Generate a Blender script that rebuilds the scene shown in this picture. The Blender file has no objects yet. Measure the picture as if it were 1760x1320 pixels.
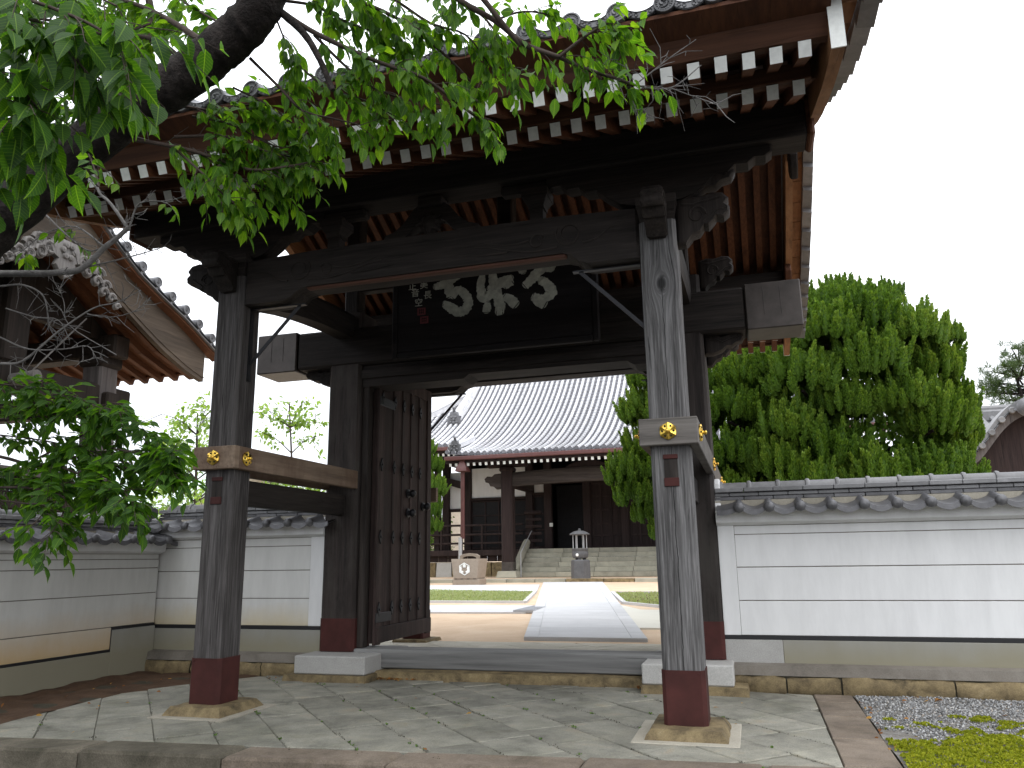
import bpy, math, random
import numpy as np
from mathutils import Matrix, Vector
R = math.radians
random.seed(7)
rng = np.random.default_rng(11)
S = bpy.context.scene
COL = S.collection

# ------------------------------------------------------------------ camera, sky, sun, exposure
def rotmat(yaw, pitch, roll):
    cy, sy, cp, sp = math.cos(yaw), math.sin(yaw), math.cos(pitch), math.sin(pitch)
    f = Vector((-sy * cp, cy * cp, sp)); r = Vector((cy, sy, 0)); u = r.cross(f)
    cr, sr = math.cos(roll), math.sin(roll)
    r2 = cr * r - sr * u; u2 = sr * r + cr * u
    return Matrix(((r2.x, u2.x, -f.x), (r2.y, u2.y, -f.y), (r2.z, u2.z, -f.z)))
cam = bpy.data.cameras.new('camera'); co = bpy.data.objects.new('camera', cam); COL.objects.link(co)
co.matrix_world = Matrix.Translation((2.5975, -6.1004, 1.2731)) @ rotmat(.2893, .2197, .0146).to_4x4()
cam.sensor_width = 36; cam.lens = 1343.84 / 1760 * 36; cam.clip_start = .05; cam.clip_end = 2000
S.camera = co
W = bpy.data.worlds.new('World'); S.world = W; W.use_nodes = True
nt = W.node_tree; nt.nodes.clear()
wo = nt.nodes.new('ShaderNodeOutputWorld'); bg = nt.nodes.new('ShaderNodeBackground')
sky = nt.nodes.new('ShaderNodeTexSky'); sky.sky_type = 'NISHITA'; sky.sun_disc = False
sky.sun_elevation = R(58); sky.sun_rotation = R(150)
tc = nt.nodes.new('ShaderNodeTexCoord'); nz = nt.nodes.new('ShaderNodeTexNoise'); nz.inputs['Scale'].default_value = 1.6
nz.inputs['Detail'].default_value = 5
rp = nt.nodes.new('ShaderNodeValToRGB'); rp.color_ramp.elements[0].color = (11.6, 12.2, 13.2, 1); rp.color_ramp.elements[1].color = (15.2, 15.3, 15.6, 1)
rp.color_ramp.elements[0].position = .35; rp.color_ramp.elements[1].position = .65
mx = nt.nodes.new('ShaderNodeMixRGB'); mx.inputs[0].default_value = .9      # thick bright overcast over the clear sky
L = nt.links.new
L(tc.outputs['Generated'], nz.inputs['Vector']); L(nz.outputs['Fac'], rp.inputs['Fac'])
# an overcast dome is brighter overhead than at the horizon (CIE overcast sky)
sep = nt.nodes.new('ShaderNodeSeparateXYZ'); nrm = nt.nodes.new('ShaderNodeVectorMath'); nrm.operation = 'NORMALIZE'
mr = nt.nodes.new('ShaderNodeMapRange'); mr.inputs['To Min'].default_value = .92; mr.inputs['To Max'].default_value = 1.75
L(tc.outputs['Generated'], nrm.inputs[0]); L(nrm.outputs[0], sep.inputs[0]); L(sep.outputs['Z'], mr.inputs['Value'])
vs_ = nt.nodes.new('ShaderNodeVectorMath'); vs_.operation = 'SCALE'
L(sky.outputs[0], mx.inputs[1]); L(rp.outputs[0], mx.inputs[2]); L(mx.outputs[0], vs_.inputs[0]); L(mr.outputs[0], vs_.inputs['Scale']); L(vs_.outputs[0], bg.inputs['Color'])
bg.inputs['Strength'].default_value = .1; L(bg.outputs[0], wo.inputs['Surface'])
sun = bpy.data.lights.new('sun', 'SUN'); sun.energy = 1.1; sun.angle = R(60); sun.color = (1, .96, .9)
so = bpy.data.objects.new('sun', sun); COL.objects.link(so)
so.rotation_euler = (R(28), 0, R(30))
S.view_settings.view_transform = 'Standard'; S.view_settings.look = 'None'; S.view_settings.exposure = 0.25
S.view_settings.gamma = 1; S.view_settings.use_curve_mapping = False
S.render.engine = 'CYCLES'
try:
    S.cycles.max_bounces = 8; S.cycles.diffuse_bounces = 4; S.cycles.transparent_max_bounces = 8
    S.cycles.use_denoising = True
except Exception: pass

# ------------------------------------------------------------------ materials
def nm(name):
    m = bpy.data.materials.new(name); m.use_nodes = True
    t = m.node_tree; b = t.nodes['Principled BSDF']
    return m, t, b
def N(t, typ, **kw):
    n = t.nodes.new(typ)
    for k, v in kw.items():
        if k in n.inputs: n.inputs[k].default_value = v
        else: setattr(n, k, v)
    return n
def ramp(t, fac, stops):
    r = t.nodes.new('ShaderNodeValToRGB'); e = r.color_ramp.elements
    while len(e) < len(stops): e.new(.5)
    for i, (p, c) in enumerate(stops):
        e[i].position = p; e[i].color = (*c, 1) if len(c) == 3 else c
    t.links.new(fac, r.inputs['Fac']); return r.outputs['Color']
def vec(t, scale=(1, 1, 1), rnd=7.0):
    c = N(t, 'ShaderNodeTexCoord'); oi = N(t, 'ShaderNodeObjectInfo')
    m1 = N(t, 'ShaderNodeVectorMath', operation='SCALE'); 
    cv = N(t, 'ShaderNodeCombineXYZ')
    for i in range(3): t.links.new(oi.outputs['Random'], cv.inputs[i])
    t.links.new(cv.outputs[0], m1.inputs[0]); m1.inputs['Scale'].default_value = rnd
    a = N(t, 'ShaderNodeVectorMath', operation='ADD')
    t.links.new(c.outputs['Object'], a.inputs[0]); t.links.new(m1.outputs[0], a.inputs[1])
    mp = N(t, 'ShaderNodeMapping'); mp.inputs['Scale'].default_value = scale
    t.links.new(a.outputs[0], mp.inputs['Vector']); return mp.outputs[0], oi.outputs['Random']
def noise(t, v, scale, detail=4, rough=.55, dist=0):
    n = N(t, 'ShaderNodeTexNoise'); n.inputs['Scale'].default_value = scale; n.inputs['Detail'].default_value = detail
    n.inputs['Roughness'].default_value = rough; n.inputs['Distortion'].default_value = dist
    t.links.new(v, n.inputs['Vector']); return n.outputs['Fac']
def mix(t, f, a, b, typ='MIX'):
    m = N(t, 'ShaderNodeMixRGB', blend_type=typ)
    for i, x in enumerate((f, a, b)):
        if hasattr(x, 'is_linked') or hasattr(x, 'links'): t.links.new(x, m.inputs[i])
        elif i == 0: m.inputs[0].default_value = x
        else: m.inputs[i].default_value = (*x, 1)
    return m.outputs[0]
def mth(t, op, a, b=None):
    m = N(t, 'ShaderNodeMath', operation=op)
    for i, x in enumerate((a, b)):
        if x is None: continue
        if isinstance(x, (int, float)): m.inputs[i].default_value = x
        else: t.links.new(x, m.inputs[i])
    return m.outputs[0]
def bump(t, b, h, s, d=.01):
    n = N(t, 'ShaderNodeBump'); n.inputs['Strength'].default_value = s; n.inputs['Distance'].default_value = d
    t.links.new(h, n.inputs['Height']); t.links.new(n.outputs[0], b.inputs['Normal'])
def bright(t, col, rnd, lo, hi):
    mr = N(t, 'ShaderNodeMapRange'); mr.inputs['To Min'].default_value = lo; mr.inputs['To Max'].default_value = hi
    t.links.new(rnd, mr.inputs['Value'])
    m = N(t, 'ShaderNodeVectorMath', operation='SCALE'); t.links.new(col, m.inputs[0]); t.links.new(mr.outputs[0], m.inputs['Scale'])
    return m.outputs[0]
AX = {'x': (.05, 1, 1), 'y': (1, .05, 1), 'z': (1, 1, .05)}
def wood(name, dark, mid, light, axis='z', fine=60, rough=.75, crack=.5, var=.15, bs=.5, stain=None):
    m, t, b = nm(name)
    v, rnd = vec(t, AX[axis])
    g = noise(t, v, fine, 6, .65, .3); big = noise(t, v, fine * .14, 4, .6, .8)
    c = mix(t, .5, ramp(t, g, [(.3, dark), (.5, mid), (.72, light)]), ramp(t, big, [(.3, dark), (.5, mid), (.7, light)]))
    ck = noise(t, v, fine * .55, 3, .7, .5)
    cr = ramp(t, ck, [(.34, (0, 0, 0)), (.40, (1, 1, 1))])
    c = mix(t, crack, c, mix(t, 1, c, cr, 'MULTIPLY'))
    if stain:
        v2, _ = vec(t, (1, 1, .5)); s = ramp(t, noise(t, v2, 2.2, 6, .7), [(.45, (0, 0, 0)), (.62, (1, 1, 1))])
        c = mix(t, s, c, mix(t, .65, c, stain))
    c = bright(t, c, rnd, 1 - var, 1 + var)
    t.links.new(c, b.inputs['Base Color']); b.inputs['Roughness'].default_value = rough
    b.inputs['Specular IOR Level'].default_value = .3
    h = mth(t, 'ADD', mth(t, 'MULTIPLY', g, .5), mth(t, 'MULTIPLY', cr, .6)); bump(t, b, h, bs, .006)
    return m
def plain(name, c, rough=.6, metal=0, spec=.5, var=0.1, nscale=6, grain=.12, bs=0, bscale=60):
    m, t, b = nm(name); v, rnd = vec(t)
    n = noise(t, v, nscale, 5, .6)
    col = ramp(t, n, [(.3, tuple(x * (1 - grain) for x in c)), (.7, tuple(min(1, x * (1 + grain)) for x in c))])
    col = bright(t, col, rnd, 1 - var, 1 + var)
    t.links.new(col, b.inputs['Base Color']); b.inputs['Roughness'].default_value = rough; b.inputs['Metallic'].default_value = metal
    b.inputs['Specular IOR Level'].default_value = spec
    if bs: bump(t, b, noise(t, v, bscale, 5, .7), bs, .01)
    return m
def stone(name, cs, scale=3, speck=.3, rough=.85, bs=.5, var=.12, wet=None, fine=90, bd=.012):
    m, t, b = nm(name); v, rnd = vec(t)
    n = noise(t, v, scale, 7, .65, .4)
    k = len(cs); c = ramp(t, n, [(.25 + .5 * i / max(1, k - 1), x) for i, x in enumerate(cs)])
    f = noise(t, v, fine, 3, .8)
    c = mix(t, speck, c, mix(t, 1, c, ramp(t, f, [(.3, (.35, .35, .35)), (.55, (1, 1, 1)), (.75, (1.5, 1.5, 1.5))]), 'MULTIPLY'))
    if wet:                                              # stains that run on across neighbouring stones
        cc = N(t, 'ShaderNodeTexCoord'); w_ = noise(t, cc.outputs['Object'], 1.1, 6, .7, .6)
        c = mix(t, 1, c, ramp(t, w_, [(.32, wet), (.5, (.92, .92, .92)), (.7, (1.06, 1.05, 1.02))]), 'MULTIPLY')
        w2 = noise(t, cc.outputs['Object'], 4.5, 6, .75, .3); c = mix(t, 1, c, ramp(t, w2, [(.3, (.80, .79, .76)), (.48, (1, 1, 1)), (.75, (1.08, 1.05, .98))]), 'MULTIPLY')
    c = bright(t, c, rnd, 1 - var, 1 + var)
    t.links.new(c, b.inputs['Base Color']); b.inputs['Roughness'].default_value = rough; b.inputs['Specular IOR Level'].default_value = .25
    h = mth(t, 'ADD', mth(t, 'MULTIPLY', n, .7), mth(t, 'MULTIPLY', f, .3)); bump(t, b, h, bs, bd)
    return m
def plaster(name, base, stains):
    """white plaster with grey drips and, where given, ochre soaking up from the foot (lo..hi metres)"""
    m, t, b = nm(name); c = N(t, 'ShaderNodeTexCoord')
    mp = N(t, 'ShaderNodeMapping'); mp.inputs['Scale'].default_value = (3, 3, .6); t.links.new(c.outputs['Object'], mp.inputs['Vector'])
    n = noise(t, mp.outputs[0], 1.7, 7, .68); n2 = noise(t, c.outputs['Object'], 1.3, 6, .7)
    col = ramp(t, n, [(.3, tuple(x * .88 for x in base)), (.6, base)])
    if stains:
        lo, hi, sc = stains
        sp = N(t, 'ShaderNodeSeparateXYZ'); t.links.new(c.outputs['Object'], sp.inputs[0])
        z = mth(t, 'ADD', sp.outputs[2], mth(t, 'MULTIPLY', n2, -.35))
        mr = N(t, 'ShaderNodeMapRange'); t.links.new(z, mr.inputs['Value'])
        for k, x in zip(('From Min', 'From Max', 'To Min', 'To Max'), (lo, hi, .85, 0)): mr.inputs[k].default_value = x
        col = mix(t, mr.outputs[0], col, sc)
    t.links.new(col, b.inputs['Base Color']); b.inputs['Roughness'].default_value = .8; b.inputs['Specular IOR Level'].default_value = .2
    bump(t, b, noise(t, c.outputs['Object'], 35, 5, .6), .06, .01)
    return m
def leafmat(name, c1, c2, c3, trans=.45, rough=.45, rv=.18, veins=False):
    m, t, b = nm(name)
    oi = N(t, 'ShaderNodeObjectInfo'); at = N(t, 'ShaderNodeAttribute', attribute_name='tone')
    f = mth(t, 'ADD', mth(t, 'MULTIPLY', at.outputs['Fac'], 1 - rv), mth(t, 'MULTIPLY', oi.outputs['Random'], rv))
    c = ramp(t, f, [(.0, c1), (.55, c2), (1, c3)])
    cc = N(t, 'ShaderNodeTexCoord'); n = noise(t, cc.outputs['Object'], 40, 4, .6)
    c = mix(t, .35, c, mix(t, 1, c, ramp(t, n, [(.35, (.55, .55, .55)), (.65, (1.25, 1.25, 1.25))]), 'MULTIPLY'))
    if veins:                                            # pale midrib, side veins and a few insect-bitten brown spots
        av = N(t, 'ShaderNodeAttribute', attribute_name='leafuv'); sv = N(t, 'ShaderNodeSeparateXYZ'); t.links.new(av.outputs['Vector'], sv.inputs[0])
        ax = mth(t, 'ABSOLUTE', sv.outputs[0]); rib = mth(t, 'LESS_THAN', ax, .013)
        sd = mth(t, 'GREATER_THAN', mth(t, 'SINE', mth(t, 'MULTIPLY', mth(t, 'SUBTRACT', sv.outputs[1], mth(t, 'MULTIPLY', ax, .75)), 62)), .86)
        c = mix(t, mth(t, 'MULTIPLY', mth(t, 'MAXIMUM', rib, mth(t, 'MULTIPLY', sd, .38)), .30), c, tuple(min(1, x * 1.9 + .02) for x in c3))
        sp_ = noise(t, cc.outputs['Object'], 26, 3, .6); c = mix(t, ramp(t, sp_, [(.70, (0, 0, 0)), (.74, (.8, .8, .8))]), c, (.10, .055, .018))
    t.links.new(c, b.inputs['Base Color']); b.inputs['Roughness'].default_value = rough; b.inputs['Specular IOR Level'].default_value = .28
    tr = N(t, 'ShaderNodeBsdfTranslucent')
    tcol = mix(t, 1, c, (2.1, 2.1, .6), 'MULTIPLY'); t.links.new(tcol, tr.inputs['Color'])
    ms = N(t, 'ShaderNodeMixShader'); ms.inputs[0].default_value = trans
    o = [n_ for n_ in t.nodes if n_.type == 'OUTPUT_MATERIAL'][0]
    t.links.new(b.outputs[0], ms.inputs[1]); t.links.new(tr.outputs[0], ms.inputs[2]); t.links.new(ms.outputs[0], o.inputs['Surface'])
    return m
def pillar_wood(name, knot, dark, mid, light):
    """weathered timber whose grain flows round one knot; knot = (x, z) in the pillar's own coordinates"""
    m, t, b = nm(name)
    c = N(t, 'ShaderNodeTexCoord'); sp = N(t, 'ShaderNodeSeparateXYZ'); t.links.new(c.outputs['Object'], sp.inputs[0])
    dx = mth(t, 'SUBTRACT', sp.outputs[0], knot[0]); dz = mth(t, 'MULTIPLY', mth(t, 'SUBTRACT', sp.outputs[2], knot[1]), .55)
    r2 = mth(t, 'ADD', mth(t, 'MULTIPLY', dx, dx), mth(t, 'MULTIPLY', dz, dz))
    k = mth(t, 'DIVIDE', .0042, mth(t, 'ADD', r2, .0012))
    psi = mth(t, 'MULTIPLY', dx, mth(t, 'SUBTRACT', 1, k))
    cv = N(t, 'ShaderNodeCombineXYZ'); t.links.new(psi, cv.inputs[0]); t.links.new(sp.outputs[1], cv.inputs[1])
    t.links.new(mth(t, 'MULTIPLY', sp.outputs[2], .035), cv.inputs[2])
    v = cv.outputs[0]
    g = noise(t, v, 85, 5, .65, .2); big = noise(t, v, 14, 4, .6, .4); mid2 = noise(t, v, 34, 4, .6, .3)
    c1 = ramp(t, g, [(.3, dark), (.5, mid), (.72, light)]); c2 = ramp(t, big, [(.3, dark), (.5, mid), (.7, light)])
    col = mix(t, .45, c1, c2)
    cr = ramp(t, mid2, [(.30, (0, 0, 0)), (.37, (1, 1, 1))]); col = mix(t, .75, col, mix(t, 1, col, cr, 'MULTIPLY'))
    kn = N(t, 'ShaderNodeMapRange'); t.links.new(r2, kn.inputs['Value'])
    for kk, x in zip(('From Min', 'From Max', 'To Min', 'To Max'), (.0004, .002, .85, 0)): kn.inputs[kk].default_value = x
    col = mix(t, kn.outputs[0], col, tuple(x * .6 for x in dark))
    # one long drying split below the knot
    wv = N(t, 'ShaderNodeCombineXYZ'); t.links.new(mth(t, 'MULTIPLY', sp.outputs[2], 3), wv.inputs[0])
    wob = mth(t, 'MULTIPLY', mth(t, 'SUBTRACT', noise(t, wv.outputs[0], 1.5, 3), .5), .035)
    dd = mth(t, 'ABSOLUTE', mth(t, 'SUBTRACT', dx, wob)); ln = mth(t, 'LESS_THAN', dd, .0028)
    ln = mth(t, 'MULTIPLY', ln, mth(t, 'LESS_THAN', sp.outputs[2], knot[1] - .05))
    col = mix(t, mth(t, 'MULTIPLY', ln, .9), col, (.006, .006, .006))
    t.links.new(col, b.inputs['Base Color']); b.inputs['Roughness'].default_value = .8; b.inputs['Specular IOR Level'].default_value = .25
    h = mth(t, 'ADD', mth(t, 'MULTIPLY', g, .5), mth(t, 'ADD', mth(t, 'MULTIPLY', cr, .5), mth(t, 'MULTIPLY', ln, -1))); bump(t, b, h, .7, .008)
    return m

GREY = ((.012, .0115, .0115), (.10, .097, .097), (.30, .295, .298))
DARKW = ((.006, .0045, .004), (.021, .0165, .0145), (.052, .042, .037))
M = {}
M['pillar'] = pillar_wood('weathered pillar wood', (.01, 3.43), *GREY)
M['pillarshade'] = pillar_wood('weathered pillar wood shaded', (.6, 1.2), (.009, .008, .008), (.056, .051, .050), (.17, .16, .16))  # darker copy of the pillar wood, with shade put into its colour
M['mainpillar'] = wood('dark pillar wood', (.008, .006, .006), (.026, .02, .018), (.06, .048, .044), 'z', 50, stain=(.05, .045, .04))
M['beamx'] = wood('dark beam wood along x', *DARKW, 'x', 50)
M['beamy'] = wood('dark beam wood along y', *DARKW, 'y', 50)
M['beamz'] = wood('dark beam wood upright', *DARKW, 'z', 50)
M['sillw'] = wood('grey sill wood', (.06, .06, .06), (.165, .165, .163), (.29, .29, .285), 'x', 14, crack=.3)
M['reddish'] = wood('reddish edge wood', (.03, .014, .01), (.08, .035, .024), (.13, .06, .04), 'x', 50, crack=.2)
M['rafter'] = wood('red brown rafter wood', (.030, .0105, .005), (.095, .034, .0135), (.155, .059, .025), 'y', 40, crack=.15)
M['soffit'] = wood('red brown board wood', (.026, .009, .005), (.075, .027, .012), (.125, .048, .021), 'y', 30, crack=.2)
M['fascia'] = wood('red brown fascia wood', (.030, .0125, .008), (.085, .036, .019), (.145, .064, .034), 'x', 24, crack=.25)
M['verge'] = wood('orange brown verge board wood', (.09, .04, .018), (.24, .115, .05), (.34, .18, .09), 'y', 26, crack=.2)
M['tie'] = wood('pale tie beam wood', (.08, .055, .04), (.2, .145, .105), (.3, .225, .165), 'y', 30, crack=.25, stain=(.10, .06, .04))
M['tiegrey'] = wood('grey tie beam wood', (.06, .055, .05), (.14, .128, .118), (.22, .205, .19), 'x', 30, crack=.25)
M['doorw'] = wood('door board wood', (.012, .007, .007), (.042, .027, .025), (.085, .058, .052), 'z', 45, stain=(.02, .015, .013))
M['white'] = plain('white end paint', (.79, .81, .78), .75, var=.05, nscale=22, grain=.10)
M['rust'] = plain('rust red metal sleeve', (.052, .015, .013), .7, .0, .25, var=.1, nscale=4, grain=.35)
M['copper'] = plain('aged copper plate', (.07, .06, .055), .45, .35, .5, nscale=5, grain=.3)
M['iron'] = plain('dark iron', (.03, .03, .034), .5, .6)
M['gold'] = plain('gilded fitting', (1.0, .62, .12), .28, 1.0, grain=.15)
M['holeshade'] = plain('painted hole shade', (.01, .008, .006), .9)  # raised dark pieces in this colour stand in for the shade inside holes
M['glyph'] = plain('pale green white paint', (.50, .51, .44), .8, nscale=14, grain=.3)
M['seal'] = plain('red seal paint', (.16, .035, .04), .8)
M['plaque'] = wood('black plaque wood', (.004, .003, .004), (.010, .008, .009), (.02, .017, .017), 'x', 40, crack=.1)
def tilemat(name, lo, hi, rough=.4, spec=.6, metal=.15, nscale=9):
    m, t, b = nm(name); v, rnd = vec(t)
    n = noise(t, v, nscale, 6, .7, .5)
    c = ramp(t, n, [(.25, lo), (.55, tuple((a + c_) / 2 for a, c_ in zip(lo, hi))), (.8, hi)])
    c = bright(t, c, rnd, .78, 1.22); t.links.new(c, b.inputs['Base Color'])
    rr = N(t, 'ShaderNodeMapRange'); t.links.new(n, rr.inputs['Value']); rr.inputs['To Min'].default_value = rough - .1; rr.inputs['To Max'].default_value = rough + .18
    t.links.new(rr.outputs[0], b.inputs['Roughness']); b.inputs['Specular IOR Level'].default_value = spec; b.inputs['Metallic'].default_value = metal
    bump(t, b, noise(t, v, 70, 4, .7), .12, .006)
    return m
M['tile'] = tilemat('smoked grey roof tile', (.055, .055, .06), (.17, .17, .18))
M['tilelight'] = tilemat('weathered grey roof tile', (.14, .14, .145), (.27, .27, .275), .45, .5, .1)
M['halltile'] = tilemat('pale silver roof tile', (.52, .52, .535), (.78, .78, .80), .38, .7, .2, 4)
M['hallpan'] = tilemat('grey pan tile', (.08, .08, .09), (.25, .25, .275), .45, .5, .2, 5)
M['plaster'] = plaster('white plaster', (.74, .745, .75), None)
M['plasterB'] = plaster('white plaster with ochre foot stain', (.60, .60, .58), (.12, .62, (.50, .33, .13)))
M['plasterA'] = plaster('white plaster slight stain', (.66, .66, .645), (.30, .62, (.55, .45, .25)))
M['ledge'] = stone('dark concrete ledge', [(.11, .1, .085), (.2, .18, .155), (.26, .24, .21)], 2.5, .25)
M['basegrey'] = plaster('grey cement skirting', (.30, .30, .285), (.1, .4, (.25, .23, .16)))
M['black'] = plain('black band', (.008, .008, .010), .6)
M['sand'] = stone('ochre sandstone', [(.05, .042, .026), (.15, .115, .065), (.24, .185, .10), (.30, .245, .15)], 6, .45, bs=1.0)
M['granite'] = stone('pale granite', [(.37, .365, .35), (.45, .445, .43)], 6, .35, .8, .25)
M['darkgranite'] = stone('dark granite', [(.09, .09, .095), (.14, .14, .145)], 6, .4, .6, .15)
M['pave'] = stone('greenish grey paving stone', [(.115, .113, .095), (.225, .22, .188), (.30, .293, .25), (.335, .285, .215)], 2.6, .45, .8, .7, .13, (.74, .75, .70))
M['apron'] = stone('pale beige paving stone', [(.36, .33, .27), (.48, .45, .37), (.54, .51, .44)], 2.6, .3, .8, .5, .08)
M['border'] = stone('brownish border stone', [(.11, .088, .068), (.20, .163, .13), (.27, .225, .18)], 2.2, .5, .85, .8, .1, (.55, .55, .5))
M['kerb'] = stone('mossy kerb stone', [(.035, .034, .022), (.13, .115, .088), (.24, .21, .165)], 2.5, .5, .9, .9)
M['joint'] = stone('dark joint soil', [(.035, .032, .022), (.08, .07, .05)], 8, .4, .95, .8)
M['mortar'] = stone('pale mortar', [(.3, .28, .23), (.4, .37, .31)], 6, .3, .9, .5)
M['dirt'] = stone('brown bare earth', [(.04, .022, .013), (.078, .045, .027), (.115, .072, .045)], 4, .5, .95, 1.0)
M['road'] = stone('old asphalt', [(.04, .04, .04), (.06, .06, .058)], 5, .5, .9, .6)
M['sandyard'] = stone('pale sandy yard', [(.50, .36, .24), (.60, .45, .315), (.66, .53, .39)], 1.2, .2, .95, .4, .02)
M['conc'] = stone('pale concrete path', [(.48, .48, .485), (.59, .59, .595)], 1.5, .15, .8, .15, .03)
M['conc2'] = stone('beige concrete path', [(.62, .60, .52), (.70, .68, .60)], 1.5, .15, .8, .15, .03)
M['gravel'] = stone('grey gravel', [(.16, .16, .16), (.32, .325, .33), (.55, .55, .55)], 20, .3, .85, .3, .3)
M['gravelbed'] = stone('gravelly soil', [(.09, .075, .055), (.17, .16, .145), (.27, .265, .26)], 14, .6, .95, 1.0)
M['moss'] = leafmat('yellow green moss', (.12, .15, .006), (.24, .27, .012), (.36, .36, .03), .2, .8)
M['grass'] = leafmat('lawn grass', (.26, .34, .14), (.36, .42, .22), (.46, .48, .32), .25, .7)
M['cherry'] = leafmat('cherry leaf green', (.022, .066, .014), (.058, .145, .016), (.18, .30, .026), .56, .5, veins=True)
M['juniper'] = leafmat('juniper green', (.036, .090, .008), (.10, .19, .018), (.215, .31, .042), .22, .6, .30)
M['pine'] = leafmat('pine needle green', (.03, .06, .02), (.06, .10, .035), (.09, .13, .06), .2, .6)
M['lightleaf'] = leafmat('light tree leaf green', (.12, .20, .07), (.20, .30, .11), (.28, .38, .17), .5, .5)
M['shrub'] = leafmat('shrub leaf green', (.05, .10, .03), (.10, .18, .05), (.16, .26, .08), .4, .5)
M['bark'] = stone('cherry bark', [(.006, .005, .0045), (.022, .017, .015), (.06, .05, .045)], 9, .7, .9, 1.0, fine=30, bd=.05)
M['twiggrey'] = stone('lichen grey twig bark', [(.10, .095, .09), (.2, .19, .185)], 20, .4, .9, .6)
M['twig'] = stone('brown twig bark', [(.035, .025, .02), (.08, .06, .05)], 20, .4, .9, .6)
M['hallwood'] = wood('hall dark brown wood', (.008, .0045, .0045), (.024, .014, .0135), (.045, .03, .028), 'z', 30)
M['hallbeam'] = wood('hall grey brown beam', (.018, .014, .013), (.05, .04, .036), (.09, .075, .07), 'x', 30)
M['hallred'] = plain('maroon painted gutter', (.10, .035, .032), .5, 0, .5, grain=.2)
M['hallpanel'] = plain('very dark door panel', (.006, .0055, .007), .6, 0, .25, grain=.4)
M['steel'] = plain('grey steel pipe', (.45, .46, .48), .4, .3)
M['mossstone'] = stone('grey green step stone', [(.22, .215, .175), (.34, .33, .27), (.40, .375, .30)], 2, .25, .9, .4)
M['brownstone'] = stone('brown granite', [(.26, .21, .165), (.33, .275, .225)], 7, .35, .75, .15)
M['emblem'] = plain('white emblem paint', (.75, .75, .73), .7)
M['verdigris'] = plain('pale green metal roof', (.62, .70, .67), .5, 0, .5, grain=.1)
M['bellboard'] = wood('bell tower board wood', (.010, .007, .005), (.026, .018, .014), (.05, .036, .028), 'z', 26)
M['bellgrey'] = wood('bell tower grey wood', (.055, .048, .046), (.12, .105, .102), (.18, .165, .16), 'z', 36)
M['bellverge'] = wood('weathered beige verge board', (.040, .030, .022), (.083, .062, .045), (.125, .096, .07), 'y', 26, crack=.2)
M['bellorange'] = wood('orange brown bell rafter', (.06, .022, .010), (.125, .048, .02), (.18, .075, .034), 'y', 30, crack=.15)
M['carved'] = wood('bleached carved wood', (.09, .083, .077), (.18, .168, .16), (.27, .255, .245), 'z', 30, crack=.3)
M['notice'] = plain('pale blue notice', (.42, .62, .62), .5)
M['housewall'] = plain('cream house wall', (.55, .5, .42), .8)
M['window'] = plain('dark window glass', (.03, .035, .04), .15, 0, .7)
M['litter'] = leafmat('fallen brown leaf', (.16, .06, .02), (.28, .12, .03), (.42, .25, .05), .2, .7)
def gravelmat():
    m, t, b = nm('mixed grey gravel'); at = N(t, 'ShaderNodeAttribute', attribute_name='tone')
    c = ramp(t, at.outputs['Fac'], [(0, (.05, .05, .048)), (.35, (.16, .16, .16)), (.7, (.34, .345, .35)), (.88, (.52, .52, .51)), (1, (.33, .26, .19))])
    t.links.new(c, b.inputs['Base Color']); b.inputs['Roughness'].default_value = .85; return m
M['gravel'] = gravelmat()

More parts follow.
